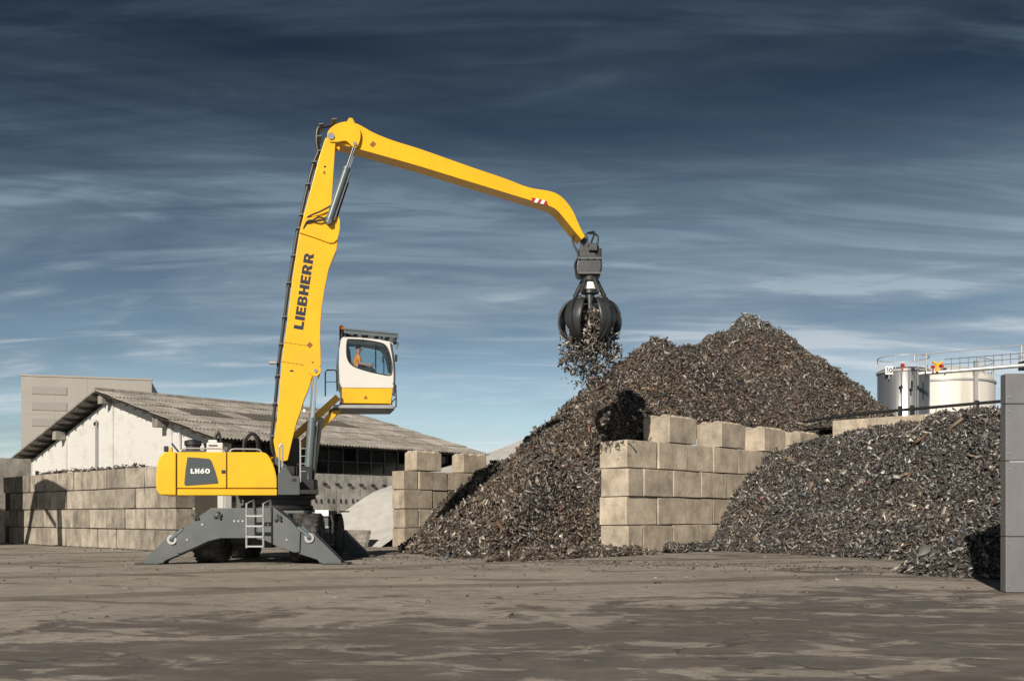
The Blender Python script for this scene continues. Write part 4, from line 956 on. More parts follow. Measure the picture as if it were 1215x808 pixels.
# cab and its lifting arms
CB0, CB1 = .62, 1.95
for b_ in (.85, 1.5):
    for (p0, p1) in (((345, 522), (401, 471)), ((350, 535), (404, 483))):
        q = MB(); q.bar(pt(*p0, b_), pt(*p1, b_), .16, .20); q.build('cab_arm', M_yel, mh, .02)
q = MB(); a = pt(345, 530, .9); q.span((a.x - .3, .7, 2.0), (a.x + .25, 1.7, a.z + .25)); q.build('arm_pedestal', M_grey, mh, .03)
outline = [(404.6, 402.5), (407, 400)] + smooth2([(407, 400), (430, 401.2), (452, 403.5), (462, 405.5), (466.3, 407.5)], 3)[1:] + smooth2([(466.3, 407.5), (464.2, 412), (465.5, 420), (466.8, 432), (467.3, 445), (466.4, 460)], 3)[1:] + [(405.6, 459.8)] + smooth2([(405.6, 459.8), (402.7, 453), (401.4, 445), (401.6, 430), (402.6, 415), (404.6, 402.5)], 2)[1:-1]
win = smooth2([(413, 402.6), (432, 403.6), (447, 406), (455, 408.3), (459.5, 413), (462.8, 422), (465, 433), (465, 441), (462.5, 445.3), (452, 443.8), (441, 441.5), (428, 437.8), (419, 434), (414, 429), (411.6, 422), (411.3, 411), (412, 404.3)], 3)
def side_panel(q, b_, th, loops):
    v, f = filled(loops, th); q.add([(p[0], b_ + p[2], p[1]) for p in v], f)
q = MB(); OL, WL = poly(outline, CB0), poly(win, CB0)
side_panel(q, CB0 + .03, .06, [OL, WL]); side_panel(q, CB1 - .03, .06, [OL, WL])
top_i = [p for p in OL if True]
def strip(q, pts, b0, b1, th):
    for i in range(len(pts) - 1):
        a_, b_ = Vector((pts[i][0], 0, pts[i][1])), Vector((pts[i+1][0], 0, pts[i+1][1])); d = (b_ - a_).normalized(); n_ = Vector((-d.z, 0, d.x)) * th
        q.add([(a_.x, b0, a_.z), (b_.x, b0, b_.z), (b_.x, b1, b_.z), (a_.x, b1, a_.z), (a_.x + n_.x, b0, a_.z + n_.z), (b_.x + n_.x, b0, b_.z + n_.z), (b_.x + n_.x, b1, b_.z + n_.z), (a_.x + n_.x, b1, a_.z + n_.z)],
              [(0, 1, 2, 3), (7, 6, 5, 4), (0, 4, 5, 1), (1, 5, 6, 2), (2, 6, 7, 3), (3, 7, 4, 0)])
strip(q, poly([(404.6, 403), (407, 400.4), (430, 401.6), (452, 403.9), (466, 407.7)], CB0), CB0 + .06, CB1 - .06, .03)
strip(q, poly([(405.8, 459.6), (402.9, 453), (401.6, 445), (401.9, 430)], CB0), CB0 + .06, CB1 - .06, -.03)
cab = q.build('cab', M_white, mh)
q = MB(); v, f = filled([WL], .012); q.add([(p[0], CB0 + .03 + p[2], p[1]) for p in v], f); q.build('window', M_glass, cab)
q = MB(); q.add([(p[0], CB1 - .03 + p[2], p[1]) for p in v], f); q.build('window', M_glass, cab)
# black seal round the near window
q = MB(); lp_ = [Vector((x, CB0 - .004, z)) for x, z in WL]; q.tube(lp_ + [lp_[0]], .018, 6); q.build('window_seal', M_black, cab)
q = MB(); strip(q, poly(smooth2([(465.4, 409), (464.4, 413), (465.7, 421), (467, 433), (467.4, 446), (466.6, 460)], 2), CB0), CB0 + .05, CB1 - .05, .012); q.build('windscreen', M_dglass, cab)
q = MB(); q.tube([Vector((x, CB0 + .01, z)) for x, z in poly(smooth2([(463.5, 407), (464.3, 412), (465.9, 421), (467.3, 433), (467.9, 446), (467.2, 470)], 2), CB0)], .035, 6); q.build('windscreen_pillar', M_black, cab); q = MB(); q.tube([Vector((x, CB1 - .01, z)) for x, z in poly(smooth2([(463.5, 407), (464.3, 412), (465.9, 421), (467.3, 433), (467.9, 446), (467.2, 470)], 2), CB0)], .035, 6); q.build('windscreen_pillar', M_black, cab)
q = MB(); strip(q, poly([(401.9, 429), (402.6, 415), (404.4, 404)], CB0), CB0 + .06, CB1 - .06, -.012); q.build('window', M_glass, cab)
low = poly([(405.7, 460.2), (466.2, 460.4), (464.3, 479), (403.5, 478.3), (405.3, 474), (406.3, 468)], CB0)
q = MB(); q.prism(low, CB0, CB1); q.build('lower_panel', M_yel, cab, .02)
q = MB(); q.prism(poly([(397, 480), (467, 480.3), (467, 484.6), (394, 484)], CB0 - .02), CB0 - .02, CB1 + .02); q.build('cab_platform', M_rail, cab, .01)
q = MB(); q.prism(poly([(392, 484.5), (468, 485), (468, 486.2), (392, 486)], CB0 - .03), CB0 - .03, CB1 + .03); q.build('platform_edge', M_black, cab)
q = MB(); a = pt(434, 471, CB0); q.prism([(a.x - .07, a.z - .06), (a.x + .07, a.z - .06), (a.x, a.z + .06)], CB0 - .004, CB0 + .01); q.build('warning_triangle', M_brown, cab)
# roof guard of bars
q = MB()
ga, gb = pt(408, 392.5, CB0), pt(472, 398.3, CB0)
for k in range(9):
    y_ = CB0 - .02 + (CB1 - CB0 + .04) * k / 8; q.bar((ga.x, y_, ga.z), (gb.x, y_, gb.z), .03, .07)
for f_ in (0.02, .2, .4, .6, .8, .99):
    c = ga.lerp(gb, f_); q.bar((c.x, CB0 - .04, c.z), (c.x, CB1 + .04, c.z), .06, .12)
q.bar((ga.x, CB0 - .05, ga.z + .05), (gb.x, CB0 - .05, gb.z + .05), .03, .05); q.bar((ga.x, CB0 - .05, ga.z - .06), (gb.x, CB0 - .05, gb.z - .06), .03, .04)
rg = q.build('roof_guard', M_cyl, cab)
q = MB()
for f_ in (.03, .35, .7, .96):
    c = ga.lerp(gb, f_)
    for y_ in (CB0 + .05, CB1 - .05): q.cyl((c.x, y_, c.z - .28), (c.x, y_, c.z), .03, n=8)
q.build('guard_bracket', M_black, rg)
p = pt(405.3, 392, CB0 + .1); q = MB(); q.cyl((p.x, p.y, p.z - .3), (p.x, p.y, p.z + .02), .07, n=12); q.build('beacon_stand', M_black, cab)
q = MB(); q.lathe([(.07, p.z + .02), (.08, p.z + .04), (.07, p.z + .12), (.03, p.z + .15), (.001, p.z + .155)], 16, 'z', (p.x, p.y, 0)); q.build('beacon', M_orange, cab)
# front guard rail, lamps, mirror
q = MB()
for y_ in (CB0, CB1): q.tube([Vector((x, y_, z)) for x, z in poly([(466, 455), (469.5, 457), (470, 470), (470, 482), (466, 485)], CB0)], .022, 6)
for v in (463, 472): 
    a = pt(470, v, CB0); q.cyl((a.x, CB0, a.z), (a.x, CB1, a.z), .018, n=6)
q.build('front_rail', M_black, cab)
q = MB(); a = pt(467.5, 404.5, CB0); q.box((a.x + .03, CB0 + .05, a.z), (.1, .14, .16)); q.box((a.x + .03, CB1 - .1, a.z), (.1, .14, .16)); q.build('work_light', M_black, cab, .02)
q = MB(); a = pt(469, 408, CB0); q.tube([(a.x - .05, CB0 - .02, a.z + .05), (a.x + .08, CB0 - .05, a.z), (a.x + .02, CB0 - .05, a.z - .16)], .02, 6, 4); a2 = pt(468.3, 425, CB0); q.box((a2.x + .04, CB0 - .02, a2.z), (.07, .12, .2)); q.build('mirror', M_black, cab)
# platform rail behind the cab
q = MB()
for b_ in (.65, 1.7):
    q.tube([pt(400, 464, b_), pt(399.5, 442, b_), pt(397.5, 439, b_), pt(388, 439, b_), pt(386, 442, b_), pt(386, 470, b_)], .022, 6); q.bar(pt(399, 453, b_), pt(386, 453, b_), .02, .02)
q.bar(pt(392, 439, .65), pt(392, 439, 1.7), .03, .03)
q.build('platform_rail', M_cyl, mh)
# seat and console
sx = pt(424.5, 437.5, 1.0)
q = MB(); q.span((sx.x - .25, .75, sx.z - .28), (sx.x + .28, 1.25, sx.z - .14)); q.box((sx.x - .27, 1.0, sx.z + .22), (.12, .46, .74), Matrix.Rotation(-.12, 3, 'Y')); q.box((sx.x - .33, 1.0, sx.z + .68), (.10, .28, .2), Matrix.Rotation(-.12, 3, 'Y')); q.span((sx.x - .2, .8, sx.z - .55), (sx.x + .2, 1.2, sx.z - .28)); q.build('seat', M_black, cab, .04)
q = MB()
for y_ in (.70, 1.28): q.span((sx.x - .1, y_, sx.z - .12), (sx.x + .42, y_ + .14, sx.z - .0)); q.cyl((sx.x + .42, y_ + .07, sx.z + .02), (sx.x + .45, y_ + .07, sx.z + .16), .02, n=8)
q.build('armrest', M_black, cab, .02)
q = MB(); q.box((sx.x + .78, CB0 + .3, sx.z + .32), (.04, .22, .18)); q.cyl((sx.x + .8, CB0 + .3, sx.z - .3), (sx.x + .8, CB0 + .3, sx.z + .25), .02, n=8); q.build('monitor', M_black, cab)
q = MB(); q.cyl((sx.x + .62, 1.7, sx.z - .3), (sx.x + .62, 1.7, sx.z + .95), .02, n=8); q.build('far_window_bar', M_black, cab)

# operator
def skin_mesh(pts, edges, radii, sub=2):
    me = bpy.data.meshes.new('skin'); me.from_pydata(pts, edges, []); o = bpy.data.objects.new('skin', me); COL.objects.link(o)
    o.modifiers.new('s', 'SKIN')
    for i, r_ in enumerate(radii): me.skin_vertices[0].data[i].radius = (r_, r_) if isinstance(r_, float) else r_
    me.skin_vertices[0].data[0].use_root = True
    s = o.modifiers.new('d', 'SUBSURF'); s.levels = s.render_levels = sub
    bpy.context.view_layer.update()
    r_ = bpy.data.meshes.new_from_object(o.evaluated_get(bpy.context.evaluated_depsgraph_get()))
    v = [tuple(x.co) for x in r_.vertices]; f = [list(p.vertices) for p in r_.polygons]
    bpy.data.objects.remove(o); bpy.data.meshes.remove(me); bpy.data.meshes.remove(r_)
    return v, f
sw = mh.matrix_basis @ Vector((sx.x, 1.0, sx.z - .12))
per = tag(empty('person', sw, TH), 'seated person in an orange shirt inside the white cab', 'person')
M_skin = mat('skin', (.48, .26, .18), .5, var=.06); M_shirt = mat('orange_cloth', (.85, .27, .03), .8, var=.1, scale=9); M_trs = mat('dark_cloth', (.03, .035, .05), .85, var=.15); M_hair = mat('dark_hair', (.03, .02, .015), .7)
P_ = [(0, 0, .10), (-.03, 0, .28), (-.02, 0, .46), (.0, 0, .55), (.02, 0, .62), (.035, 0, .72), (.04, 0, .79)]
Ed = [(i, i + 1) for i in range(6)]; Ra = [(.15, .16), (.13, .15), (.15, .17), .06, .062, .095, .075]
for s in (-1, 1):
    n0 = len(P_)
    P_ += [(0, s * .20, .48), (.06, s * .25, .24), (.32, s * .25, .20), (.40, s * .25, .20)]; Ra += [.062, .05, .036, .034]
    Ed += [(2, n0), (n0, n0 + 1), (n0 + 1, n0 + 2), (n0 + 2, n0 + 3)]
    n0 = len(P_)
    P_ += [(.08, s * .10, .07), (.46, s * .13, .09), (.52, s * .13, -.36), (.66, s * .13, -.38)]; Ra += [.09, .07, .05, .04]
    Ed += [(0, n0), (n0, n0 + 1), (n0 + 1, n0 + 2), (n0 + 2, n0 + 3)]
v, f = skin_mesh(P_, Ed, Ra)
q = MB(); q.add(v, f)
for s in (-1, 1):                                            # fingers closed round the joystick, thumb on the inner side
    for k in range(4):
        z = .225 - k * .019; L_ = (.055, .065, .06, .048)[k]
        q.tube([(.405, s * .262, z), (.405 + L_ * .7, s * .262, z), (.405 + L_, s * .24, z - .006), (.405 + L_ * .75, s * .218, z - .008)], [.0095, .009, .0085, .007], 6)
    q.tube([(.37, s * .225, .215), (.405, s * .205, .225), (.435, s * .212, .222)], [.011, .010, .008], 6)
q.tube([(.125, 0, .735), (.155, 0, .705), (.135, 0, .69)], [.012, .018, .012], 6)     # nose
for s in (-1, 1): q.tube([(.03, s * .088, .745), (.025, s * .104, .73), (.03, s * .09, .70)], [.012, .016, .010], 6)
q.build('body', M_skin, per, angle=180)
q = MB()
for s in (-1, 1): q.lathe([(.001, -.012), (.012, 0), (.001, .012)], 8, 'z', (.124, s * .033, .738))
q.build('eyes', M_hair, per)
v, f = skin_mesh([(0, 0, .10), (-.03, 0, .28), (-.02, 0, .46), (0, 0, .53), (0, -.20, .48), (.045, -.245, .30), (0, .20, .48), (.045, .245, .30)], [(0, 1), (1, 2), (2, 3), (2, 4), (4, 5), (2, 6), (6, 7)], [(.165, .175), (.145, .165), (.165, .185), .08, .075, .066, .075, .066])
q = MB(); q.add(v, f); q.build('shirt', M_shirt, per, angle=180)
v, f = skin_mesh([(0, 0, .09), (.08, -.10, .07), (.46, -.13, .09), (.52, -.13, -.30), (.08, .10, .07), (.46, .13, .09), (.52, .13, -.30)], [(0, 1), (1, 2), (2, 3), (0, 4), (4, 5), (5, 6)], [(.16, .165), .10, .082, .06, .10, .082, .06])
q = MB(); q.add(v, f); q.build('trousers', M_trs, per, angle=180)
v, f = skin_mesh([(.0, 0, .70), (.005, 0, .775), (.055, 0, .805)], [(0, 1), (1, 2)], [.085, .095, .07])
q = MB(); q.add(v, f); q.build('hair', M_hair, per, angle=180)
# ------------------------------------------------------------------ scrap: pieces
def shards(pos, nrm, size, seed, tilt=0.75):
    """bent strips and lumps lying roughly on a surface -> (verts, quads); two strips in five are bent, the rest straight"""
    rg = np.random.default_rng(seed); n = len(pos)
    t = rg.normal(size=(n, 3)); nn = nrm + rg.normal(size=(n, 3)) * tilt; nn /= np.linalg.norm(nn, axis=1)[:, None]
    t -= (t * nn).sum(1)[:, None] * nn; t /= np.linalg.norm(t, axis=1)[:, None]; b = np.cross(nn, t)
    L = size * rg.uniform(.6, 1.6, n); Wd = size * rg.uniform(.14, .60, n); H = size * rg.uniform(.02, .18, n); bend = size * rg.uniform(-.35, .35, n)
    Vs, Fs, base = [], [], 0
    bent = rg.uniform(0, 1, n) < .4
    for sel, secs in ((bent, 3), (~bent, 2)):
        m = int(sel.sum())
        if not m: continue
        V = np.zeros((m, secs * 4, 3)); k = 0
        for i in range(secs):
            x = (-.5, .5)[i] * np.ones(m) if secs == 2 else ((-.5 * np.ones(m)), rg.uniform(-.15, .15, m), .5 * np.ones(m))[i]
            wj = Wd[sel] * rg.uniform(.5, 1.2, m)
            for (yy_, zz_) in ((-.5, -.5), (.5, -.5), (.5, .5), (-.5, .5)):
                h = zz_ * H[sel] + (bend[sel] if (secs == 3 and i == 1) else 0) + rg.uniform(-.08, .08, m) * size[sel]
                V[:, k] = pos[sel] + t[sel] * (x * L[sel])[:, None] + b[sel] * (yy_ * wj)[:, None] + nn[sel] * h[:, None]; k += 1
        fq = [(a + s_, a + (s_ + 1) % 4, a + 4 + (s_ + 1) % 4, a + 4 + s_) for a in range(0, (secs - 1) * 4, 4) for s_ in range(4)]
        e_ = (secs - 1) * 4; fq += [(3, 2, 1, 0), (e_, e_ + 1, e_ + 2, e_ + 3)]
        Fs.append((np.array(fq)[None] + base + (np.arange(m) * secs * 4)[:, None, None]).reshape(-1, 4)); Vs.append(V.reshape(-1, 3)); base += m * secs * 4
    return np.concatenate(Vs), np.concatenate(Fs)
def quick_mesh(name, V, Fc, m):
    me = bpy.data.meshes.new(name); nv, nf = len(V), len(Fc)
    me.vertices.add(nv); me.vertices.foreach_set('co', V.astype(np.float32).ravel())
    k = Fc.shape[1]
    me.loops.add(nf * k); me.loops.foreach_set('vertex_index', Fc.astype(np.int32).ravel())
    me.polygons.add(nf); me.polygons.foreach_set('loop_start', np.arange(0, nf * k, k, dtype=np.int32))
    me.update(calc_edges=True); me.validate(); me.materials.append(m)
    return me
def vnoise(x, y, seed, freq):
    """smooth value noise on arrays"""
    rg = np.random.default_rng(seed); T = rg.uniform(-1, 1, (64, 64))
    x = x * freq + 100; y = y * freq + 100; xi, yi = np.floor(x).astype(int), np.floor(y).astype(int); fx, fy = x - xi, y - yi
    fx = fx * fx * (3 - 2 * fx); fy = fy * fy * (3 - 2 * fy)
    g_ = lambda a, b: T[a % 64, b % 64]
    return (g_(xi, yi) * (1 - fx) + g_(xi + 1, yi) * fx) * (1 - fy) + (g_(xi, yi + 1) * (1 - fx) + g_(xi + 1, yi + 1) * fx) * fy
d1x, d1y, d2x, d2y = D1.x, D1.y, D2.x, D2.y
def cone(x, y, ax, ay, az, k, rnd=.5):
    return az + rnd * k - k * np.sqrt((x - ax) ** 2 + (y - ay) ** 2 + rnd ** 2)
def smax(a, b, k=.5):
    h = np.clip(.5 + .5 * (a - b) / k, 0, 1); return b * (1 - h) + a * h + k * h * (1 - h)

def main_heap(x, y):
    def ell(ax, ay, az, k, rnd=.5, sx=1.16): return az + rnd * k - k * np.sqrt(((x - ax) * sx) ** 2 + (y - ay) ** 2 + rnd ** 2)
    z = ell(6.9, 45.0, 9.25, .745, .5, 1.03)
    z = smax(z, ell(7.6, 45.6, 9.1, .74, .5, 1.0), .3)
    z = smax(z, ell(4.5, 38.4, 6.1, .69, .7, 1.06), .5)
    z = smax(z, ell(12.95, 54.2, 12.2, .76, .8, 1.22), .4)
    z = smax(z, ell(12.9, 52.5, 10.3, .82, .6, 1.15), .4)
    z = smax(z, ell(9.9, 48.5, 9.1, .70, 1.0, 1.0), .5)
    z = smax(z, ell(11.3, 53.2, 11.15, .78, .6, 1.0), .3)
    z = smax(z, ell(8.9, 49.0, 9.6, .80, .6, 1.0), .3)
    z = smax(z, ell(15.0, 53.6, 8.7, .86, .8, 1.15), .5)
    z = smax(z, ell(-.9, 42.6, 2.7, .74, .9, 1.0), .7)
    z = smax(z, ell(1.4, 30.2, .42, .22, .5, 1.0), .3)
    z = z + .30 * vnoise(x, y, 1, .5) + .20 * vnoise(x, y, 2, 1.2) + .12 * vnoise(x, y, 3, 2.9)
    z = z - .30 * np.clip(vnoise(x, y, 14, .35), 0, 1) ** 2
    # the heap stands between two block walls and the pale wall at the back
    s_m = (x - Mw0.x) * d1x + (y - Mw0.y) * d1y; w_m = -((x - Mw0.x) * d2x + (y - Mw0.y) * d2y)
    s_r = (x - R0.x) * d1x + (y - R0.y) * d1y; w_r = (x - R0.x) * d2x + (y - R0.y) * d2y
    s_b = (x - b0.x) * d1x + (y - b0.y) * d1y
    sm_ = (x - Mw0.x) * d1x + (y - Mw0.y) * d1y
    z = np.where(x < 1.0, np.minimum(z, .80 * (x + 4.15) + .42 * np.maximum(0, sm_) + .15 * vnoise(x, y, 15, .9)), z)
    toe = .20 + 1.75 * np.maximum(0, w_r - 1.2) + 1.75 * np.maximum(0, s_r) + .12 * vnoise(x, y, 4, 1.1)
    toe = np.where(w_r < 0, np.minimum(toe, .24 + .2 * w_r), toe)
    z = np.where(s_r < 4.0, np.minimum(z, toe), z)
    lim = 4.34 + 1.15 * np.maximum(0, w_r - 1.2) + 1.15 * np.maximum(0, s_r - 14.2) + .1 * vnoise(x, y, 8, 1.0)
    z = np.where(s_r >= 1, np.minimum(z, lim), z)
    ok = ~((s_m > -.05) & (s_m < 9.7) & (w_m < 0.0)) & ~((s_r > -.02) & (s_r < 14.2) & (w_r < 1.24) & (w_r > -.02))
    ok &= ~((s_r > .3) & (s_r < 14.3) & (w_r <= .5)) & ~((s_r >= 14.2) & (w_r < .5) & (s_b < .42))
    return z, ok
F0 = np.array((7.1, 32.0)); FN = np.array((.975, .222))
def right_heap(x, y):
    s_r = (x - R0.x) * d1x + (y - R0.y) * d1y; w_r = (x - R0.x) * d2x + (y - R0.y) * d2y
    d = (x - F0[0]) * FN[0] + (y - F0[1]) * FN[1] + .30 * vnoise(x, y, 9, .22) + .15 * vnoise(x, y, 10, .8)
    z = .74 * d
    z = np.minimum(z, 1.2 * (s_r - 5.0) + .45 * np.maximum(0, -w_r - .2) + .15 * vnoise(x, y, 11, .7))
    z = smax(z, cone(x, y, 11.7, 22.4, 1.75, .74, .6), .7)
    cap = 4.36 + .22 * vnoise(x, y, 12, .3) + np.clip((x - 12.5) * .09, -.5, .5)
    h = np.clip(.5 + .5 * (cap - z) / 1.1, 0, 1); z = cap * (1 - h) + z * h - 1.1 * h * (1 - h)
    z = np.where((w_r > -.9) & (s_r > .2), np.maximum(z, .30 * (.9 + w_r)), z)          # crumbs along the wall foot
    zc = np.clip(z, .0, 1)
    z = z + (.22 * vnoise(x, y, 5, .6) + .16 * vnoise(x, y, 6, 1.4) + .10 * vnoise(x, y, 7, 3.0)) * (.25 + .75 * zc)
    z = np.where(d < -.7, z - .3, z) * 1.0
    s_b = (x - b0.x) * d1x + (y - b0.y) * d1y
    ok = (w_r < -.01) & (s_b < -.02) & ~((x > 8.25) & (y < 17.3))
    return z, ok
def core_mat():
    m = bpy.data.materials.new('heap_core'); nt, N, L, P = nodes_of(m)
    tcn = N.new('ShaderNodeTexCoord'); v = N.new('ShaderNodeTexVoronoi'); v.inputs['Scale'].default_value = 13
    n = N.new('ShaderNodeTexNoise'); n.inputs['Scale'].default_value = 9; n.inputs['Detail'].default_value = 3; L.new(tcn.outputs['Object'], n.inputs['Vector'])
    mx_ = N.new('ShaderNodeMix'); mx_.data_type = 'RGBA'; mx_.blend_type = 'LINEAR_LIGHT'; mx_.inputs[0].default_value = .12; L.new(tcn.outputs['Object'], mx_.inputs[6]); L.new(n.outputs['Color'], mx_.inputs[7]); L.new(mx_.outputs[2], v.inputs['Vector'])
    sx_ = N.new('ShaderNodeSeparateColor'); L.new(v.outputs['Color'], sx_.inputs[0]); r = N.new('ShaderNodeValToRGB'); r.color_ramp.interpolation = 'CONSTANT'
    e = r.color_ramp.elements; e[0].color = (.03, .027, .025, 1); e[1].position = .35; e[1].color = (.055, .048, .042, 1)
    for p, c in ((.6, (.085, .07, .058)), (.8, (.13, .115, .10)), (.93, (.2, .18, .16))): k = e.new(p); k.color = (*c, 1)
    L.new(sx_.outputs[0], r.inputs[0]); L.new(r.outputs[0], P.inputs['Base Color']); P.inputs['Roughness'].default_value = .9
    b = N.new('ShaderNodeBump'); b.inputs['Strength'].default_value = 1; b.inputs['Distance'].default_value = .15; L.new(sx_.outputs[1], b.inputs['Height']); L.new(b.outputs[0], P.inputs['Normal'])
    return m
M_core = core_mat()
def heap(name, label, fn, box, step, dens, m, seed, smin, smax_, view_cut=-.05):
    x0, x1, y0, y1 = box
    xs, ys = np.arange(x0, x1, step), np.arange(y0, y1, step); X, Y = np.meshgrid(xs, ys); Z, ok = fn(X, Y)
    keep = ok & (Z > -.12)
    idx = -np.ones(X.shape, int); idx[keep] = np.arange(keep.sum())
    V = np.stack([X[keep], Y[keep], Z[keep] - .05], 1)
    q4 = np.stack([idx[:-1, :-1], idx[:-1, 1:], idx[1:, 1:], idx[1:, :-1]], -1).reshape(-1, 4); q4 = q4[(q4 >= 0).all(1)]
    root = tag(empty(name, ((x0 + x1) / 2, (y0 + y1) / 2, 0)), label, 'scrap heap')
    off = (-(x0 + x1) / 2, -(y0 + y1) / 2, 0)
    me = quick_mesh('heap_core', V, q4, M_core); tag(link('heap_core', me, None, root, off), kind='stuff')
    rg = np.random.default_rng(seed); n = int((x1 - x0) * (y1 - y0) * dens)
    px, py = rg.uniform(x0, x1, n), rg.uniform(y0, y1, n); e_ = .12
    pz, ok = fn(px, py); zx, _ = fn(px + e_, py); zy, _ = fn(px, py + e_)
    nr = np.stack([-(zx - pz) / e_, -(zy - pz) / e_, np.ones(n)], 1); area = np.linalg.norm(nr, axis=1); nr /= area[:, None]
    P = np.stack([px, py, pz], 1); vd = np.array((0, 0, 1.3)) - P; vd /= np.linalg.norm(vd, axis=1)[:, None]
    face = (nr * vd).sum(1)
    edge = np.clip((pz + .02) / .22, .0, 1)
    ins = (np.abs(px / np.maximum(py, 1)) < .56)
    keep = ok & (pz > .0) & (face > view_cut) & (rg.uniform(0, 1, n) < area / 2.3) & ((pz < 12.5)) & (rg.uniform(0, 1, n) < .25 + .75 * edge) & ins & (rg.uniform(0, 1, n) < np.minimum(1, (36 / py) ** 1.6))
    P, nr = P[keep], nr[keep]; P[:, 2] = np.maximum(P[:, 2], .03)
    size = smin + (smax_ - smin) * rg.uniform(0, 1, len(P)) ** 4.0
    V, Fc = shards(P + nr * (rg.uniform(-.05, .07, len(P))[:, None]), nr, size, seed + 1)
    me = quick_mesh('scrap_pieces', V, Fc, m); tag(link('scrap_pieces', me, None, root, off), kind='stuff')
    # the biggest single pieces
    pick = rg.choice(len(P), 70, replace=False)
    for i in pick:
        V, Fc = shards(np.zeros((1, 3)), nr[i:i+1], np.array([rg.uniform(.28, .5)]), int(rg.integers(1e6)), .5)
        me = quick_mesh('scrap_piece', V, Fc, rg.choice([M_sh1, M_sh3, M_sh3, M_sh4, M_sh4, M_sh2])); link('scrap_piece', me, None, root, Vector(P[i] + nr[i] * .06) + Vector(off))
    return len(P)
M_sh1 = mat('sheet_pale', (.34, .33, .31), .5, .4, var=.3); M_sh2 = mat('sheet_rust', (.11, .065, .04), .8, var=.4); M_sh3 = mat('sheet_dark', (.06, .06, .062), .5, .3, var=.3); M_sh4 = mat('sheet_brown', (.16, .125, .095), .7, var=.3)
brown = [(0, (.075, .062, .052)), (.14, (.125, .10, .08)), (.28, (.05, .045, .042)), (.42, (.165, .135, .11)), (.55, (.10, .075, .055)), (.66, (.21, .185, .16)), (.76, (.13, .115, .10)), (.84, (.30, .275, .24)), (.93, (.13, .072, .042)), (.96, (.48, .45, .40)), (.985, (.10, .13, .17)), (.996, (.24, .08, .05))]
grey = [(0, (.075, .068, .062)), (.14, (.125, .11, .098)), (.28, (.045, .043, .043)), (.42, (.17, .155, .14)), (.55, (.09, .08, .07)), (.66, (.23, .215, .20)), (.76, (.13, .12, .11)), (.84, (.33, .315, .29)), (.915, (.12, .08, .055)), (.945, (.54, .52, .48)), (.985, (.09, .15, .24)), (.995, (.30, .09, .06)), (.998, (.05, .30, .30))]
M_scr = scrap_mat('scrap_brown', brown, .85, fresh=(12.9, 53.6, 12.3)); M_scg = scrap_mat('scrap_grey', grey, .68)
n1 = heap('scrap_heap', 'huge brown shredded scrap heap with two peaks under the grab', main_heap, (-7, 25, 28, 61), .16, 760, M_scr, 31, .06, .30)
n2 = heap('scrap_heap', 'grey shredded scrap heap at right between block wall and steel panel', right_heap, (4, 20, 15, 45), .14, 900, M_scg, 41, .045, .25)
print('shards', n1, n2)

# white bulk heap in the bay behind the short wall
Wo = E0 + D1 * (VO + .3) - D2 * (-.86)
def white_heap(s, w):
    z = np.where(s < 9.0, .55 * (s - 4.6), .55 * 4.4 + .295 * (s - 9.0)); z = z + .06 * np.sin(w * .9 + .6)
    return z + .05 * vnoise(s, w, 21, .5) + .02 * vnoise(s, w, 22, 2.0)
ss, ww = np.arange(4.2, 26, .2), np.arange(.05, 6.3, .2); Sg, Wg = np.meshgrid(ss, ww)
Zg = white_heap(Sg, Wg); Xg = (E0.x + .86 * d2x) + Sg * d1x - Wg * d2x; Yg = (E0.y + .86 * d2y) + Sg * d1y - Wg * d2y
ni, nj = Sg.shape; I = np.arange(ni * nj).reshape(ni, nj)
q4 = np.stack([I[:-1, :-1], I[:-1, 1:], I[1:, 1:], I[1:, :-1]], -1).reshape(-1, 4)
M_wh = mat('white_granulate', (.47, .47, .46), .9, var=.12, scale=2.0, bump=1.0, bscale=9, dirt=.35, dirt_c=(.33, .32, .30))
me = quick_mesh('bulk_heap', np.stack([Xg.ravel(), Yg.ravel(), Zg.ravel()], 1), q4, M_wh)
me.polygons.foreach_set('use_smooth', [True] * len(me.polygons))
tag(link('bulk_heap', me, None), 'pale white granular heap behind the short block wall', 'heap', kind='stuff')
# rough timber sleepers along its foot
for k in range(4):
    q = MB(); a = Vector((E0.x, E0.y, 0)) + D1 * (4.3 + k * .05) - D2 * (.2 + 0.0); b = a - D2 * 4.6
    q.bar((a.x, a.y, .09 + k * .175), (b.x, b.y, .09 + k * .175), .2, .168)
    tag(q.build('timber_sleeper', M_conc, None, .012), ['lowest', 'second lowest', 'third', 'topmost'][k] + ' grey plank of the low barrier in front of the white heap', 'plank', 'planks before the white heap')

# ------------------------------------------------------------------ grab hanging from the stick tip
tip_t, tip_z = MP(692.6, 283, 0)
gw_ = mh.matrix_basis @ Vector((MP(699.5, 340, 0)[0], 0, 0))
GY = gw_.y
def gz(v): return 1.3 + (HZ - v) * GY / F
gx = (699.8 - U0) * GY / F
gb_ = gz(404)
grab = tag(empty('orange_peel_grab', (gx, GY, gb_)), 'dark steel orange peel grab hanging from the yellow arm, full of scrap', 'grab')
def z_(v): return gz(v) - gb_
tipx = (692.6 - U0) * GY / F - gx
q = MB(); q.prism([(tipx - .10, z_(280)), (tipx + .10, z_(278)), (tipx + .16, z_(290)), (tipx + .05, z_(299)), (tipx - .12, z_(297))], -.12, .12); q.cyl((tipx, -.2, z_(284)), (tipx, .2, z_(284)), .09, n=14); q.build('hanger_link', M_steel, grab, .01)
q = MB(); q.prism([(tipx - .12, z_(294)), (tipx + .2, z_(294)), (.26, z_(307)), (-.34, z_(307))], -.16, .16); q.span((-.05, -.26, z_(300)), (.22, .26, z_(291))); q.build('yoke', M_steel, grab, .02)
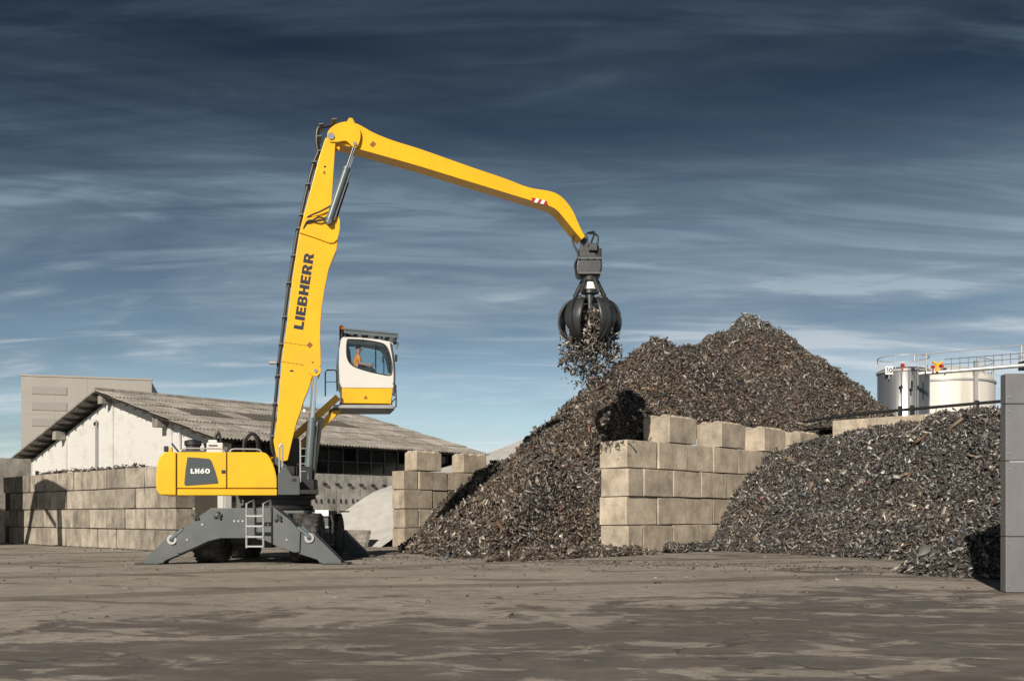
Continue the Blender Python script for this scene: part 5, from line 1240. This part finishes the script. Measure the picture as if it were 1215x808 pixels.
body = [(-.40, z_(307)), (.30, z_(307)), (.36, z_(311)), (.37, z_(322)), (.30, z_(328)), (-.36, z_(330)), (-.46, z_(326)), (-.46, z_(318)), (-.43, z_(309))]
q = MB(); q.prism(body, -.33, .33); rot = q.build('rotator', M_steel, grab, .09, seg=3)
q = MB(); q.span((-.40, -.37, z_(311)), (.33, .37, z_(308.6))); q.span((-.40, -.36, z_(328)), (.32, .36, z_(326)))
for x in (-.36, -.1, .1, .3): q.cyl((x, -.40, z_(310)), (x, -.36, z_(310)), .03, n=8)
q.build('flange', M_grey, rot)
for pts_ in ([(tipx - .30, -.1, z_(276)), (tipx - .36, -.15, z_(288)), (-.40, -.2, z_(302)), (-.36, -.2, z_(310))], [(tipx + .10, .0, z_(277)), (tipx + .34, -.1, z_(277)), (tipx + .22, -.12, z_(292)), (.16, -.1, z_(304))], [(tipx + .12, .1, z_(275)), (tipx + .45, .1, z_(279)), (.22, .05, z_(294)), (.2, .05, z_(305))], [(-.40, -.3, z_(310)), (-.5, -.36, z_(318)), (-.42, -.3, z_(329))]):
    q = MB(); q.tube(pts_, .032, 8, 5); q.build('hose', M_hose, grab)
for x, v in ((-.33, 301), (.24, 297), (.32, 300)):
    q = MB(); q.cyl((x, -.1, z_(v + 7)), (x, -.1, z_(v - 4)), .05, n=10); q.build('swivel', M_steel, grab)
q = MB(); q.lathe([(.28, z_(329)), (.27, z_(334)), (.20, z_(335)), (.20, z_(345)), (.24, z_(346)), (.24, z_(349)), (.15, z_(350)), (.15, z_(362)), (.30, z_(364)), (.30, z_(368)), (.1, z_(370))], 24); q.build('hub', M_steel, grab)
q = MB(); q.lathe([(.203, z_(344)), (.207, z_(343.8)), (.207, z_(336.2)), (.203, z_(336))], 24, ring=True); q.build('pale_collar', M_lett, grab)
tp = [(.30, 361), (.54, 356.5), (.80, 361), (.96, 372), (1.0, 383), (.92, 393), (.72, 401), (.44, 407)]
tw = [.16, .25, .34, .38, .35, .27, .17, .04]
path = catmull([(r_, 0, z_(v)) for r_, v in tp], 4); wv = [p.x for p in catmull([(w, 0, 0) for w in tw], 4)]
tme = MB(); NW = 8
vs, fs = [], []
for i, p in enumerate(path):
    for j in range(NW + 1):
        s = j / NW * 2 - 1; ang = s * wv[i] / max(p.x, .35) * .92
        rr = p.x - .02 * abs(s) ** 2
        vs.append((rr * math.cos(ang), rr * math.sin(ang), p.z))
for i in range(len(path) - 1):
    for j in range(NW): fs.append((i * (NW+1) + j, i * (NW+1) + j + 1, (i+1) * (NW+1) + j + 1, (i+1) * (NW+1) + j))
tme.add(vs, fs); tine_me = tme.mesh('tine', 50); tine_me.materials.append(M_steel)
rb = MB(); rp = [p * 1.0 for p in path]
for i in range(len(rp) - 1):
    a, b = rp[i], rp[i+1]
    rb.bar((a.x + .03, 0, a.z), (b.x + .03, 0, b.z), .07 + .05 * (i < 12), .09, up=(0, 1, 0))
rib_me = rb.mesh('rib'); rib_me.materials.append(M_steel)
cq = MB(); A_, B_ = Vector((.24, 0, z_(333))), Vector((.60, 0, z_(358))); dd = B_ - A_
cq.cyl(A_, A_ + dd * .68, .068, n=14); cq.cyl(A_ + dd * .66, A_ + dd * .72, .078, n=14); cyl_me = cq.mesh('tine_cylinder'); cyl_me.materials.append(M_steel)
cq = MB(); cq.cyl(A_ + dd * .71, B_, .04, n=12); cq.cyl(B_ + Vector((0, -.09, 0)), B_ + Vector((0, .09, 0)), .07, n=12); rod_me = cq.mesh('rod'); rod_me.materials.append(M_pin)
for k in range(5):
    a = R(-90 + 36 + 72 * k - 3)
    o = link('tine', tine_me, None, grab, (0, 0, 0), a); sm = o.modifiers.new('thick', 'SOLIDIFY'); sm.thickness = .035; sm.offset = -1
    link('rib', rib_me, None, o)
    o = link('tine_cylinder', cyl_me, None, grab, (0, 0, 0), a); link('rod', rod_me, None, o)

# scrap in the grab and falling from it
rg = np.random.default_rng(77); pts_ = []
n = 1500; th_ = rg.uniform(0, 2 * np.pi, n); zf = rg.uniform(0, 1, n); rmax = .66 * np.sqrt(np.clip(1 - ((zf - .45) / .62) ** 2, 0.02, 1)); rr = rmax * np.sqrt(rg.uniform(.25, 1, n))
pts_.append(np.stack([gx + rr * np.cos(th_), GY + rr * np.sin(th_), gb_ - .12 + zf * (gz(364) - gb_)], 1))
n = 2300; tz = rg.beta(1.0, 1.35, n); v = 398 + tz * 62; sp = .58 + .42 * np.sin(np.clip(tz, 0, 1) * 2.6); rr = rg.normal(0, .47, n) * sp * (.50 + .7 * np.minimum(tz * 3, .75)); rr2 = rg.normal(0, .40, n) * sp * (.55 + .6 * np.minimum(tz * 3, .75))
keep = (np.abs(rr) < 1.0) & (rg.uniform(0, 1, n) > tz * .55)
pts_.append(np.stack([gx + .02 + rr + .02 * tz, GY + rr2, 1.3 + (HZ - v) * GY / F], 1)[keep])
n = 260; a_ = rg.uniform(-1, 1, n); v = rg.uniform(394, 432, n); pts_.append(np.stack([gx + np.sign(a_) * (.55 + .4 * np.abs(a_)), GY + rg.normal(0, .35, n), 1.3 + (HZ - v) * GY / F], 1))
P = np.concatenate(pts_); V, Fc = shards(P, rg.normal(size=P.shape), .06 + .14 * rg.uniform(0, 1, len(P)) ** 2, 78, 1.0)
tag(link('falling_scrap', quick_mesh('falling_scrap', V, Fc, M_scg), None), 'shredded scrap pouring out of the open grab', 'scrap', kind='stuff')

# loose bits on the yard and along the feet of the walls
n = 5200; rg = np.random.default_rng(99); P = np.zeros((n, 3))
m_ = n // 2; t = rg.uniform(0, 1, m_); P[:m_, 0] = -5 + t * 17; P[:m_, 1] = 31.5 - t * 9.0 - np.abs(rg.normal(0, 4.0, m_)) * rg.uniform(0, 1, m_) ** 1.5 + rg.uniform(0, 1.5, m_)
P[m_:, 0] = rg.uniform(-16, 14, n - m_); P[m_:, 1] = 10 + 30 * rg.uniform(0, 1, n - m_) ** .6
k_ = n // 6; t = rg.uniform(0, 17.6, k_); P[m_:m_ + k_, 0] = Lw0.x + d2x * t - d1x * np.abs(rg.normal(0, .25, k_)); P[m_:m_ + k_, 1] = Lw0.y + d2y * t - d1y * np.abs(rg.normal(0, .25, k_))
size = .02 + .09 * rg.uniform(0, 1, n) ** 4; P[:, 2] = .012
V, Fc = shards(P, np.tile(np.array((0, 0, 1.)), (n, 1)), size, 100, .3)
tag(link('loose_debris', quick_mesh('loose_debris', V, Fc, M_scg), None), 'small scattered scrap crumbs lying on the yard', 'debris', kind='stuff')
# crumbs and moss along the top of the left wall
n = 420; t = rg.uniform(3.0, 13, n); P = np.stack([Lw0.x + d2x * t + d1x * rg.uniform(.05, .7, n), Lw0.y + d2y * t + d1y * rg.uniform(.05, .7, n), 3.17 + np.abs(rg.normal(0, .06, n))], 1)
V, Fc = shards(P, np.tile(np.array((0, 0, 1.)), (n, 1)), rg.uniform(.05, .2, n), 101, .5)
tag(link('rubble', quick_mesh('rubble', V, Fc, M_scr), None), 'dark rubble lying along the top of the left block wall', 'rubble', kind='stuff')

# ------------------------------------------------------------------ made-up objects just outside the picture, whose shadows fall into it
def back(p, d):                                              # the point d metres towards the sun from p
    h = Vector((sun_to.x, sun_to.y, 0)).normalized(); return Vector(p) + h * d + Vector((0, 0, d * math.tan(R(SUN_EL))))
M_ste = mat('blocker_steel', (.20, .19, .18), .6, .3, var=.2)
# added shadow casters: a frame and a container to the left of the picture
def wall_pt(u, v):
    k = at_u(u, Lw0, D2); p = Lw0 + D2 * k; return Vector((p.x, p.y, 1.3 + (HZ - v) * p.y / F))
lf = tag(empty('shade_frame', back(wall_pt(52, 640), 10.0) * Vector((1, 1, 0)) if False else Vector((back(wall_pt(52, 640), 10.0).x, back(wall_pt(52, 640), 10.0).y, 0))), 'added unseen frame that casts the arch shadow on the left wall', 'shadow caster')
o_ = Vector(lf.location)
def wp(u, v): return back(wall_pt(u, v), 10.0) - o_
def gr(p): return Vector((p.x, p.y, 0))
for (a, b) in (((27, 660), (44, 575)), ((72, 660), (69, 578))):
    A, B = wp(*a), wp(*b); q = MB(); q.bar(B, A, .36, .36); q.bar(A, Vector((A.x, A.y, 0)), .36, .36); q.build('leg', M_ste, lf)
q = MB(); q.prism([(0, 0), (1, 0), (1, 1), (0, 1)], 0, 0.01)
q = MB(); tl, tr, br2, bl2 = wp(40, 574), wp(73, 580), wp(71, 604), wp(40, 604)
dpt = Vector((.35, -.35, 0)).normalized() * .5
q.add([tl, wp(50, 568), wp(58, 571), tr, br2, bl2] + [p + dpt for p in (tl, wp(50, 568), wp(58, 571), tr, br2, bl2)], [(0, 1, 2, 3, 4, 5), (11, 10, 9, 8, 7, 6)] + [(i, (i + 1) % 6, (i + 1) % 6 + 6, i + 6) for i in range(6)])
q.build('shade_frame_head', M_ste, lf)
q = MB(); q.bar(wp(50, 598), wp(66, 624), .14, .14); q.build('shade_frame_brace', M_ste, lf)
ctp = back(wall_pt(14, 640), 8.0)  # unseen box added to darken the far end of the left wall
ct = tag(empty('shade_box', (ctp.x, ctp.y, 0), GA), 'added unseen container beyond the left edge', 'shade_box')
q = MB(); q.span((-3, 0, .12), (3, 2.4, 6.2)); q.build('shell', M_ste, ct, .03)
for x in (-2.9, 2.9):
    for y in (.1, 2.3): q = MB(); q.span((x - .1, y - .1, 0), (x + .1, y + .1, .12)); q.build('shade_box_foot', M_ste, ct)
